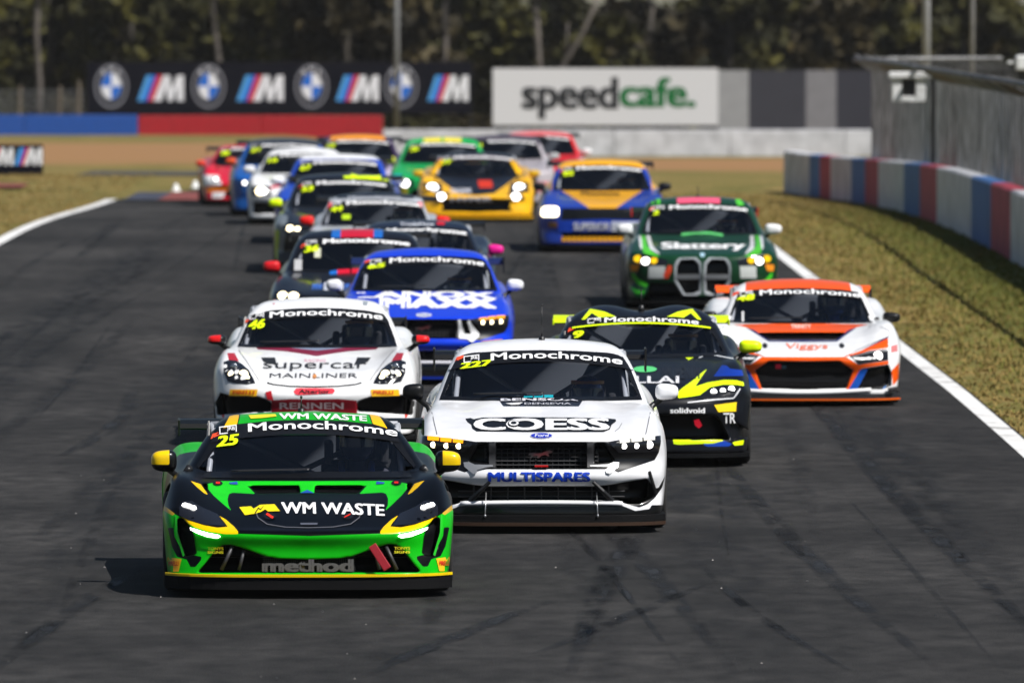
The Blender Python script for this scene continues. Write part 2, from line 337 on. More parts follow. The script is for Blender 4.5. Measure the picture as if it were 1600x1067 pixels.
  RF=[(1.5, 1.14), (1.9, 1.24), (2.2, 1.302), (2.6, 1.332), (3.0, 1.32), (3.5, 1.22), (4.0, 1.08), (4.6, .95)], rc=.12,
  G=[(.6, .83), (.87, .795), (1.0, .75), (1.1, .71), (1.2, .665), (1.28, .615), (1.35, .53)],
  GP=[(1.0, .98), (1.6, 1.0), (2.5, 1.0), (3.3, .90), (4.4, .72)],
  loop=[(0, .915), (-.5, .92), (-.715, .935), (-.68, 1.03), (-.64, 1.13), (-.60, 1.21), (-.565, 1.262), (-.40, 1.285), (0, 1.297)], frit=.03, yrw=3.2),
}
def road_z(x, y):
    "the track dips slightly on its left half about 110 m away and drops gently beyond 165 m"
    t = min(max((y - 165) / 50, 0), 1)
    return -.38 * t * t * (3 - 2 * t) - .16 * math.exp(-((y - 108.5) / 8)**2 - ((x + 1.0) / 3.0)**2)
def L(poly): return [(-abs(u), v) for u, v in poly]
def proj(P, D):
    k = D / (D + P[:, 1]); return np.stack([P[:, 0] * k, HC - (HC - P[:, 2]) * k], 1)
def mirror_poly(half):
    h = [tuple(p) for p in half]; return h + [(-x, y) for x, y in reversed(h) if abs(x) > 1e-4]
CACHE = {}
def body_arrays(tn, h, feats, cabin=True):
    key = (tn, h, str(feats), cabin)
    if key in CACHE: return CACHE[key]
    P = TYPES[tn]; w, L = P['w'], P['L']
    gx = np.arange(-math.ceil((w + .1) / h) * h, w + .1 + h, h, dtype=np.float32)
    gy = np.concatenate([np.arange(-.12, 2.5, h), np.arange(2.5, L + .16, max(h * 2.2, .035))]).astype(np.float32)
    gz = np.arange(.04, 1.46, h, dtype=np.float32)
    a = np.abs(gx) / w; X = gx[:, None, None]; Y = gy[None, :, None]; Z = gz[None, None, :]; Ax = np.abs(X)
    T = (crw(A6, a) @ (crw(P['TY'], gy) @ np.array(P['T'], np.float32)).T)[:, :, None]
    F = (crw(A7, a) @ (crw(P['FZ'], gz) @ np.array(P['F'], np.float32)).T)[:, None, :]
    W = (w * sp1(P.get('plan', PLAN), gy)[:, None] * sp1(P.get('side', SIDE), gz)[None, :])[None]
    low = smax((Z - T) * .93, (F - Y) * .85, .045); low = smax(low, (Ax - W), .06); low = smax(low, .12 - Z, .02)
    low = smax(low, (Y - (L - .22 * a[:, None, None]**3 - .25 * np.abs(Z - .62)**1.5)) * .9, .06)
    ws = sp1(P['WS'], gz)[None, None, :] + P['wsc'] * X**2; gw = sp1(P['G'], gz)[None, None, :] * sp1(P['GP'], gy)[None, :, None]
    roof = sp1(P['RF'], gy)[None, :, None] - P['rc'] * X**2
    if 'bubble' in P: roof = roof + P['bubble'] * (np.exp(-((Ax - .33) / .16)**2) - .8 * np.exp(-(X / .14)**2)) * (Y > 0)
    gh = smax((ws - Y) * .42, (Z - roof) * .95, .05); gh = smax(gh, (Ax - gw) * .9, .07); gh = smax(gh, Y - L + .15, .05)
    out = smin(low, gh, .03)
    def finish(f): P_, Q_ = nets(f, gx, gy, gz); return P_, Q_
    oP, oQ = finish(out)
    f = out.copy()
    # wheel arches
    for yc in (P['yf'], P['yr']):
        cyl = np.sqrt((Y - yc)**2 + (Z - P['R'])**2) - (P['R'] + .045); cyl = np.maximum(cyl, (w - .31) - Ax); f = smax(f, -cyl, .015)
    # projected recesses
    for ft in feats:
        y0, y1 = ft.get('y', (-.2, 1.0)); j0, j1 = np.searchsorted(gy, [y0, y1]); dep = ft['d']
        sub = out[:, j0:j1]; m = (sub < .03) & (sub > -dep - .04); I = np.argwhere(m)
        if not len(I): continue
        pts = np.stack([gx[I[:, 0]], gy[I[:, 1] + j0], gz[I[:, 2]]], 1); uv = proj(pts, P['D'])
        if ft.get('mir', True): uv[:, 0] = -np.abs(uv[:, 0])
        sd = polysd(uv, ft['p']); c = np.maximum(sd, -dep - sub[m]); fs = f[:, j0:j1]; fs[m] = smax(fs[m], -c, .008)
    pan = None
    if cabin:
        yc = np.interp(.9 * P['loop'][0][1], [z for z, _ in P['WS']], [y for _, y in P['WS']])
        cav = np.maximum(np.maximum(out + .05, .42 - Z), np.maximum(yc - .12 - Y, Y - P['yrw'] - .2)); f = np.maximum(f, -cav)
        lp = mirror_poly(P['loop']); cen = np.array([0, (P['loop'][0][1] + P['loop'][-1][1]) / 2]); fr = P['frit']
        inner = [((abs(u) - fr) * (1 if u > 0 else -1) if abs(u) > fr else u, cen[1] + (v - cen[1]) * (1 - fr / .2)) for u, v in lp]
        P['inner'] = inner
        m = (out > -.16) & (out < .04) & (Y < 2.6) & (Y > .9); I = np.argwhere(m); pts = np.stack([gx[I[:, 0]], gy[I[:, 1]], gz[I[:, 2]]], 1)
        sd = polysd(proj(pts, P['D']), inner); f[m] = np.maximum(f[m], -sd)
        belt = T + .05
        swf = np.maximum(np.maximum(belt - Z, Z - roof + .075), np.maximum(ws + .17 - Y, Y - P['yrw'] + .15)); swf = np.maximum(swf, (gw - .10) - Ax)
        swf = np.maximum(swf, .02 - Z + T); f = np.maximum(f, -swf)
        rwf = np.maximum(np.maximum(Ax - gw + .13, T + .07 - Z), P['yrw'] - .05 - Y); rwf = np.maximum(rwf, Y - P['yrw'] - .6); rwf = np.maximum(rwf, -.09 - out); f = np.maximum(f, -rwf)
        # glass panes taken from the outer skin
        def pane(fld, grow):
            val = trilin(np.broadcast_to(fld, out.shape), gx, gy, gz, oP); k = val < grow; q = oQ[k[oQ].all(1)]; 
            if not len(q): return None
            u, inv = np.unique(q, return_inverse=True); n = fnormals(out, gx, gy, gz, oP[u], h); return oP[u] - n * .006, inv.reshape(q.shape), n
        pan = (pane(swf, h * 1.2), pane(rwf, h * 1.2))
    vP, vQ = nets(f, gx, gy, gz)
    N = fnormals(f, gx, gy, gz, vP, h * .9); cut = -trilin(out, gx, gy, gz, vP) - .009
    No = fnormals(out, gx, gy, gz, oP, h)
    bvh = BVHTree.FromPolygons(oP.tolist(), oQ.tolist(), all_triangles=False)
    CACHE[key] = dict(P=vP, Q=vQ, N=N, cut=cut, bvh=bvh, pan=pan); return CACHE[key]

LIV = {}
def livery_mat(base, cols, rough=.3, coat=.5):
    key = "paint_%s_" % coat + base + "_" + "_".join(cols)
    if key in MATS: return MATS[key]
    m = bpy.data.materials.new("livery_paint"); m.use_nodes = True; t = m.node_tree; b = t.nodes["Principled BSDF"]
    b.inputs["Roughness"].default_value = rough; b.inputs["Coat Weight"].default_value = coat; b.inputs["Specular IOR Level"].default_value = .28 if coat > .15 else .10; b.inputs["Coat Roughness"].default_value = .05
    c0 = t.nodes.new("ShaderNodeRGB"); c0.outputs[0].default_value = lin(base); cur = c0.outputs[0]
    def mixin(cur, attr, col):
        at = t.nodes.new("ShaderNodeAttribute"); at.attribute_name = attr; g = t.nodes.new("ShaderNodeMath"); g.operation = 'GREATER_THAN'; g.inputs[1].default_value = 0
        mi = t.nodes.new("ShaderNodeMix"); mi.data_type = 'RGBA'; t.links.new(at.outputs["Fac"], g.inputs[0]); t.links.new(g.outputs[0], mi.inputs[0])
        t.links.new(cur, mi.inputs[6]); mi.inputs[7].default_value = lin(col); return mi.outputs[2], g.outputs[0]
    for i, c in enumerate(cols): cur, _ = mixin(cur, "r%d" % i, c)
    # road film: slight dirt mottling on the whole skin
    tcn = t.nodes.new("ShaderNodeTexCoord"); nz = t.nodes.new("ShaderNodeTexNoise"); nz.inputs["Scale"].default_value = 7; nz.inputs["Detail"].default_value = 6
    mr = t.nodes.new("ShaderNodeMapRange"); mr.inputs[1].default_value = .35; mr.inputs[2].default_value = .75; mr.inputs[3].default_value = 1.0; mr.inputs[4].default_value = .86
    vm = t.nodes.new("ShaderNodeVectorMath"); vm.operation = 'SCALE'
    t.links.new(tcn.outputs["Object"], nz.inputs["Vector"]); t.links.new(nz.outputs["Fac"], mr.inputs[0]); t.links.new(cur, vm.inputs[0]); t.links.new(mr.outputs[0], vm.inputs["Scale"]); cur = vm.outputs[0]
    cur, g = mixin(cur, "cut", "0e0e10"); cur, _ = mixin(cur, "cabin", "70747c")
    inv = t.nodes.new("ShaderNodeMath"); inv.operation = 'MULTIPLY_ADD'; inv.inputs[1].default_value = -coat; inv.inputs[2].default_value = coat
    t.links.new(g, inv.inputs[0]); t.links.new(inv.outputs[0], b.inputs["Coat Weight"])
    t.links.new(cur, b.inputs["Base Color"]); MATS[key] = m; return m

class Car:
    def __init__(s, tn, name, label, cx, sc_, yaw=0., h=.012, feats=(), base="ffffff", regions=(), group=None, cat="race car", dz=0., splitter=True, cabin=True, rough=.3, coat=.5):
        s.P = TYPES[tn]; s.tn = tn; s.D = s.P['D']; s.h = h; s.s = sc_; s.rng = random.Random(hash(label) & 0xffff if False else sum(map(ord, label)))
        s.dist = FPX / sc_; s.X = (cx - 800) / sc_
        s.root = empty(name, (s.X, s.dist, dz + road_z(s.X, s.dist + 1.6)), R(yaw)); props(s.root, label, cat, group)
        s.B = body_arrays(tn, h, feats, cabin)
        B = s.B; me = np_mesh("body", B['P'], B['Q'], B['N']); s.body = inst("body", me, s.root)
        uv = proj(B['P'], s.D); cols = []
        def setattr_(nm, val):
            at = me.attributes.new(nm, 'FLOAT', 'POINT'); at.data.foreach_set("value", val.astype(np.float32))
        if len(me.vertices) != len(B['P']): print("VERT MISMATCH", tn)
        setattr_("cut", B['cut']); pz = B['P']; setattr_("cabin", np.where((pz[:, 1] > 1.35) & (pz[:, 2] > .43) & (pz[:, 1] < s.P['yrw'] + .6) & (np.abs(pz[:, 0]) < s.P['w'] - .1), B['cut'] - .02, -.05))
        for i, r in enumerate(regions):
            col, poly = r[0], r[1]; o = r[2] if len(r) > 2 else {}
            q = uv.copy() if o.get('pj') != 'top' else B['P'][:, :2].copy()
            if o.get('pj') == 'side': q = B['P'][:, 1:3].copy()
            elif o.get('mir', True): q[:, 0] = -np.abs(q[:, 0])
            v = -polysd(q, poly); y0, y1 = o.get('y', (-1, 9)); v = np.where((B['P'][:, 1] < y0) | (B['P'][:, 1] > y1), -.05, v)
            if o.get('pj') == 'side': v = np.where(np.abs(B['P'][:, 0]) < s.P['w'] * .8, -.05, v)
            setattr_("r%d" % i, v); cols.append(col)
        me.materials.append(livery_mat(base, cols, rough, coat))
        if B['pan']:
            for nm, pn in zip(("side_window", "rear_window"), B['pan']):
                if pn is not None and len(pn[0]):
                    if nm == "side_window":
                        for sg in (-1, 1):
                            k = (pn[0][:, 0] * sg > 0); q = pn[1][k[pn[1]].all(1)]
                            if not len(q): continue
                            u, inv = np.unique(q, return_inverse=True); mm = np_mesh(nm, pn[0][u], inv.reshape(q.shape), pn[2][u]); mm.materials.append(SGLASS); inst(nm, mm, s.root)
                    else:
                        mm = np_mesh(nm, pn[0], pn[1], pn[2]); mm.materials.append(SGLASS); inst(nm, mm, s.root)
        s.lettering = 0
    # ---- rays through the design sheet
    def hit(s, u, v):
        o = Vector((0, -s.D, HC)); d = (Vector((u, 0, v)) - o).normalized(); r = s.B['bvh'].ray_cast(o, d); return (r[0], r[1], d)
    def decal(s, name, polys=None, mat=None, off=.004, bm=None, parent=None, step=.05, push=0., thick=0., ymax=9, smooth=True):
        if bm is None:
            bm = bmesh.new()
            for p in polys:
                vs = [bm.verts.new((x, y, 0)) for x, y in p]
                try: bm.faces.new(vs)
                except ValueError: pass
            bmesh.ops.triangulate(bm, faces=bm.faces[:])
        else: bm = bm.copy()
        if not len(bm.verts): bm.free(); return None
        xs = [v.co.x for v in bm.verts]; ys = [v.co.y for v in bm.verts]
        for ax, lo, hi in ((0, min(xs), max(xs)), (1, min(ys), max(ys))):
            k = math.ceil(lo / step) * step
            while k < hi:
                co = [0, 0, 0]; no = [0, 0, 0]; co[ax] = k; no[ax] = 1
                bmesh.ops.bisect_plane(bm, geom=bm.verts[:] + bm.edges[:] + bm.faces[:], dist=1e-6, plane_co=co, plane_no=no); k += step
        dead = []; pos = {}
        for v in bm.verts:
            p, n, d = s.hit(v.co.x, v.co.y)
            if p is None or n is None or p.y > ymax: dead.append(v); continue
            if n.dot(d) > 0: n = -n
            pos[v] = p + n * off - d * (off * .5 + v.co.z) + d * push
        bmesh.ops.delete(bm, geom=dead, context='VERTS')
        for v in bm.verts: v.co = pos[v]
        bad = [f for f in bm.faces if max(v.co.y for v in f.verts) - min(v.co.y for v in f.verts) > .35]
        if bad: bmesh.ops.delete(bm, geom=bad, context='FACES')
        if not len(bm.faces): bm.free(); return None
        for f in bm.faces:
            f.normal_update(); f.smooth = smooth
            if f.normal.y > 0: f.normal_flip()
        if thick:
            g = bmesh.ops.extrude_face_region(bm, geom=bm.faces[:]); 
            for v in [e for e in g['geom'] if isinstance(e, bmesh.types.BMVert)]: v.co += Vector((0, -thick, 0))
        me = bpy.data.meshes.new(name); bm.to_mesh(me); bm.free(); me.materials.append(mat)
        return inst(name, me, parent or s.body)
    def text(s, string, u0, u1, vb, vt, col, off=.005, bold=.02, curve=0., shear=0., name="lettering", mat=None, tilt=0., wide=None, grow=0.):
        bm = text_bm(string, bold + grow); xs = TEXTBB[(string, round(bold, 3))]
        bm2 = bm.copy(); bx0, bx1, by0, by1 = xs
        for v in bm2.verts:
            x = (v.co.x - bx0) / (bx1 - bx0); y = (v.co.y - by0) / (by1 - by0)
            vv = vb + y * (vt - vb); u = u0 + x * (u1 - u0) + shear * (vv - vb)
            v.co = Vector((u, vv - curve * u * u + tilt * (u - u0), v.co.z))
        o = s.decal(name, None, mat or decal_mat(col), off, bm2, step=.06); bm2.free(); return o
    def tpx(s, S, string, x0, x1, yb, yt, col, **k):
        "lettering given by its box on the design sheet (heights are those on the centre line)"
        a = S.pt(x0, yb); b = S.pt(x1, yt); return s.text(string, a[0], b[0], a[1], b[1], col, **k)
    def both(s, name, poly, mat, off=.004, **k):
        return [s.decal(name, [[(abs(u) * g, v) for u, v in poly]], mat, off, **k) for g in (-1, 1)]
    def disc(s, name, u, v, ru, rv, mat, off=.004, n=16, **k):
        return s.decal(name, [[(u + ru * math.cos(2 * math.pi * i / n), v + rv * math.sin(2 * math.pi * i / n)) for i in range(n)]], mat, off, **k)
    def stroke(s, name, pts, w, mat, off=.004, mir=False, **k):
        polys = []
        for (a, b), (c, d) in zip(pts[:-1], pts[1:]):
            l = math.hypot(c - a, d - b); nx, ny = -(d - b) / l * w / 2, (c - a) / l * w / 2; polys.append([(a + nx, b + ny), (a - nx, b - ny), (c - nx, d - ny), (c + nx, d + ny)])
        if mir: polys += [[(-x, y) for x, y in p] for p in polys]
        return s.decal(name, polys, mat, off, **k)
    def lens(s, u, v, r, mat, parent, name="lamp", push=0.0, flat=.4, ry=None):
        p, n, d = s.hit(u, v)
        if p is None: return
        p = p + d * (push - r * flat * .45)
        MB().ellipsoid(p, (r, r * flat, ry or r), 14, 8).build(name, mat, parent, True)

TEXTBB = {}; TEXTC = {}
def text_bm(string, bold):
    key = (string, round(bold, 4))
    if key in TEXTC: return TEXTC[key]
    cu = bpy.data.curves.new("t", 'FONT'); cu.body = string; cu.offset = 0.0; cu.resolution_u = 3
    o = bpy.data.objects.new("t", cu); LINK(o); dg = bpy.context.evaluated_depsgraph_get(); dg.update()
    me = bpy.data.meshes.new_from_object(o.evaluated_get(dg)); bm = bmesh.new(); bm.from_mesh(me)
    bmesh.ops.remove_doubles(bm, verts=bm.verts[:], dist=1e-5)
    bmesh.ops.triangulate(bm, faces=bm.faces[:])
    if bold > .001:
        src = bm.copy(); b_ = bold; bm.clear()
        me2 = bpy.data.meshes.new("t"); src.to_mesh(me2)
        for q, (dx, dy) in enumerate(((-b_, -b_ * .5), (b_, b_ * .5), (b_, -b_ * .5), (-b_, b_ * .5))):
            n0 = len(bm.verts); bm.from_mesh(me2); bm.verts.ensure_lookup_table()
            for v in bm.verts[n0:]: v.co.x += dx; v.co.y += dy; v.co.z = .0005 * q
        src.free(); bpy.data.meshes.remove(me2)
    xs = [v.co.x for v in bm.verts]; ys = [v.co.y for v in bm.verts]
    TEXTC[key] = bm
    if (string, round(bold, 3)) not in TEXTBB: TEXTBB[(string, round(bold, 3))] = (min(xs), max(xs), min(ys), max(ys))
    bpy.data.objects.remove(o); bpy.data.curves.remove(cu); bpy.data.meshes.remove(me); return bm
class Sheet:
    "design sheet of one car: reads drawing coordinates into car metres"
    def __init__(s, c_lo, c_hi, sc_, yb): s.a, s.b, s.s, s.yb = c_lo, c_hi, sc_, yb
    def __call__(s, crop, pts):
        ox, oy, k = crop; out = []
        for tok in pts.split():
            x, y = map(float, tok.split(',')); X = ox + x / k; Y = oy + y / k; v = (s.yb - Y) / s.s
            t = min(max((v - .45) / .37, 0), 1); out.append(((X - (s.a + (s.b - s.a) * t)) / s.s, v))
        return out
    def pt(s, x, y): return s((0, 0, 1), "%f,%f" % (x, y))[0]
# ---------------------------------------------------------------- shared fittings
SH = {}
def shared(key, fn):
    if key not in SH: SH[key] = fn()
    return SH[key]
def mb_mesh(mb, mat, smooth=True):
    o = mb.build("tmp", mat, None, smooth); me = o.data; bpy.data.objects.remove(o); return me
def tyre_mesh():
    Rr = .335; w = .145
    prof = [(-w * .8, .225), (-w * .95, .25), (-w, .285), (-w * .93, .318), (-w * .78, .332), (-w * .4, .336), (0, .337), (w * .4, .336), (w * .78, .332), (w * .93, .318), (w, .285), (w * .95, .25), (w * .8, .225)]
    return mb_mesh(MB().lathe(prof, 'X', 44), RUBBER)
def rim_mesh():
    m = MB(); m.lathe([(-.11, .228), (-.12, .215), (-.05, .20), (.1, .205), (.12, .228)], 'X', 36)
    m.lathe([(-.075, .0), (-.085, .05), (-.06, .06)], 'X', 20)
    for k in range(10):
        t = 2 * math.pi * k / 10; c, s_ = math.cos(t), math.sin(t)
        m.tube([(-.07, c * .04, s_ * .04), (-.085, c * .12, s_ * .12), (-.11, c * .215, s_ * .215)], .016, 6)
    m.lathe([(-.02, .0), (-.02, .17), (.0, .17)], 'X', 24)
    return mb_mesh(m, RIM, False)
def arm_seg(P, a, b, ra, rb):
    a = np.array(a, np.float32); b = np.array(b, np.float32); ab = b - a; X, Y, Z = P
    t = np.clip(((X - a[0]) * ab[0] + (Y - a[1]) * ab[1] + (Z - a[2]) * ab[2]) / float(ab @ ab), 0, 1)
    return np.sqrt((X - a[0] - t * ab[0])**2 + (Y - a[1] - t * ab[1])**2 + (Z - a[2] - t * ab[2])**2) - (ra + (rb - ra) * t)
def driver_field(X, Y, Z):
    "seated racing driver, hips at the origin, facing -Y, hands on a wheel"
    P = (X, Y, Z); A = np.abs(X); Q = (A, Y, Z)
    f = arm_seg(P, (0, .02, .06), (0, .12, .30), .135, .15); f = smin(f, arm_seg(Q, (.02, .14, .38), (.16, .16, .44), .11, .075), .08)
    f = smin(f, arm_seg(P, (0, .15, .42), (0, .12, .56), .06, .06), .04); f = smin(f, np.sqrt((X / .078)**2 + ((Y - .08) / .10)**2 + ((Z - .68) / .125)**2) * .09 - .09, .03)
    f = smin(f, arm_seg(Q, (.19, .15, .43), (.24, -.08, .26), .055, .043), .05); f = smin(f, arm_seg(Q, (.24, -.08, .26), (.165, -.33, .34), .042, .03), .02)
    f = smin(f, arm_seg(Q, (.165, -.34, .345), (.155, -.405, .355), .034, .032), .02)
    for k, (dz, ln) in enumerate(((.034, .03), (.012, .036), (-.012, .034), (-.034, .026))):
        f = smin(f, arm_seg(Q, (.158, -.40, .355 + dz), (.150 - ln * .2, -.445, .357 + dz), .0105, .010), .005)
        f = smin(f, arm_seg(Q, (.150 - ln * .2, -.445, .357 + dz), (.122, -.455 + .01 * (k % 2), .357 + dz), .0098, .009), .004)
        f = smin(f, arm_seg(Q, (.122, -.455 + .01 * (k % 2), .357 + dz), (.115, -.43, .357 + dz), .009, .0085), .004)
    f = smin(f, arm_seg(Q, (.145, -.37, .385), (.118, -.405, .40), .011, .009), .006)
    f = smin(f, arm_seg(Q, (.09, 0, .05), (.15, -.42, .13), .085, .06), .06); f = smin(f, arm_seg(Q, (.15, -.42, .13), (.11, -.80, -.02), .055, .038), .03)
    f = smin(f, arm_seg(Q, (.11, -.80, -.03), (.11, -.90, .06), .04, .03), .03)
    return f
def helmet_mesh(col):
    m = MB(); m.ellipsoid((0, .075, .70), (.125, .15, .14), 24, 16, .92); return mb_mesh(m, pmat("helmet_" + col, col, .25, 0, .8))
def visor_mesh():
    m = MB(); vs = []; n = 12
    for j in range(4):
        for i in range(n + 1):
            t = R(-62 + 124 * i / n); z = .665 + .028 * j; m.v.append((.131 * math.sin(t), .075 - .157 * math.cos(t) * (1 - .02 * j), z))
    for j in range(3):
        for i in range(n): a = j * (n + 1) + i; m.f.append((a, a + 1, a + n + 2, a + n + 1))
    return mb_mesh(m, GLOSSB)
def add_driver(car, label, helmet, suit, dx=.36, y=2.32, z=.24):
    me = shared("driver", lambda: sdf_mesh("person", driver_field, (-.36, -.95, -.10), (.36, .32, .86), .0085)).copy()
    me.materials.clear(); me.materials.append(pmat("suit_" + suit, suit, .8))
    c, s_ = math.cos(car.root.rotation_euler.z), math.sin(car.root.rotation_euler.z)
    o = bpy.data.objects.new("person", me); LINK(o); p = car.root.location
    o.location = (p.x + dx * c - y * s_, p.y + dx * s_ + y * c, p.z + z); o.rotation_euler = (0, 0, car.root.rotation_euler.z)
    props(o, label, "person", "drivers strapped in behind the windscreens")
    inst("helmet", shared("hel" + helmet, lambda: helmet_mesh(helmet)), o); inst("visor", shared("visor", visor_mesh), o)
    def belts():
        m = MB()
        for g in (-1, 1): m.tube([(g * .10, .24, .50), (g * .105, .13, .545), (g * .10, .02, .46), (g * .075, -.08, .28), (g * .03, -.13, .12)], .022, 6)
        return mb_mesh(m, pmat("belt_blue", (.03, .10, .45), .7))
    inst("harness", shared("belts", belts), o); hb = MB(); hb.lathe([(-.012, .127), (.012, .127)], 'Z', 20, (0, .075, .79)); inst("helmet_band", shared("hband", lambda: mb_mesh(hb, pmat("band_orange", (.7, .3, .05), .4))), o)
def fit_cabin(car, dx=.36, y=2.32, net=True):
    P = car.P; r = car.root; zr = sp1(P['RF'], np.array([2.35]))[0]; hy = y
    gwt = sp1(P['G'], np.array([zr - .16, .8])); b = .74
    m = MB()
    for sx_ in (-1, 1):
        a = gwt[0] * .93 * sx_
        ws0 = sp1(P['WS'], np.array([.80, zr - .12])); 
        m.tube([(sx_ * .68, ws0[0] + .30, .45), (sx_ * .66, ws0[0] + .33, .78), (a * .97, ws0[1] + .24, zr - .11), (a, 2.55, zr - .09), (sx_ * .62, 3.35, .55)], .021, 8)
        m.tube([(a, 2.56, zr - .09), (sx_ * .70, 2.62, .4)], .021, 8)
    a = gwt[0] * .93
    m.tube([(-a, 2.56, zr - .085), (0, 2.56, zr - .07), (a, 2.56, zr - .085)], .021, 8)
    ws1 = sp1(P['WS'], np.array([zr - .12]))[0] + .24
    m.tube([(-a * .97, ws1, zr - .11), (0, ws1 - .06, zr - .085), (a * .97, ws1, zr - .11)], .021, 8)
    m.tube([(-a, 2.57, zr - .1), (.62, 2.6, .45)], .019, 8); m.tube([(a, 2.57, zr - .1), (-.62, 2.6, .45)], .019, 8)
    m.build("roll_cage", CAGE, r, True)
    d = MB(); ys = sp1(P['WS'], np.array([.78]))[0]
    d.box(-.66, .66, ys + .18, ys + .5, .55, min(.80, P['loop'][0][1] - .06), .03); d.build("dashboard", pmat("dash_grey", (.05, .05, .055), .7), r)
    w = MB(); n = 28; wy = hy - .445; wz = .24 + .357; pts = [(dx + .15 * math.cos(2 * math.pi * k / n), wy + .06 * math.sin(2 * math.pi * k / n) * .4, wz + .14 * math.sin(2 * math.pi * k / n)) for k in range(n + 1)]
    w.tube(pts, .013, 8); w.tube([(dx - .14, wy, wz), (dx + .14, wy, wz)], .018, 6); w.tube([(dx, wy, wz), (dx, wy - .3, wz - .05)], .025, 8); w.build("steering_wheel", BLACK, r, True)
    s = MB()
    s.box(dx - .25, dx + .25, hy - .35, hy + .22, .14, .24, .03); s.add([(dx - .25, hy + .2, .15), (dx + .25, hy + .2, .15), (dx + .24, hy + .36, .80), (dx - .24, hy + .36, .80), (dx - .25, hy + .29, .15), (dx + .25, hy + .29, .15), (dx + .24, hy + .43, .80), (dx - .24, hy + .43, .80)],
          [(0, 1, 2, 3), (5, 4, 7, 6), (1, 5, 6, 2), (4, 0, 3, 7), (3, 2, 6, 7)])
    s.box(dx - .14, dx + .14, hy + .30, hy + .40, .80, 1.0, .03)
    for q in (-1, 1): s.box(dx + q * .19 - .03, dx + q * .19 + .03, hy + .06, hy + .36, .78, .94, .02)
    s.build("seat", pmat("seat_cloth", (.02, .02, .024), .8), r)
    if net:
        nm = MB()
        for k in range(7): z = .86 + k * .035; nm.tube([(-.665, 1.95 + k * .02, z), (-.66, 2.42, z)], .007, 4)
        for k in range(5): y_ = 2.0 + k * .1; nm.tube([(-.665, y_, .85), (-.66, y_ + .03, 1.08)], .007, 4)
        nm.build("window_net", pmat("net_web", (.45, .44, .42), .8), r)
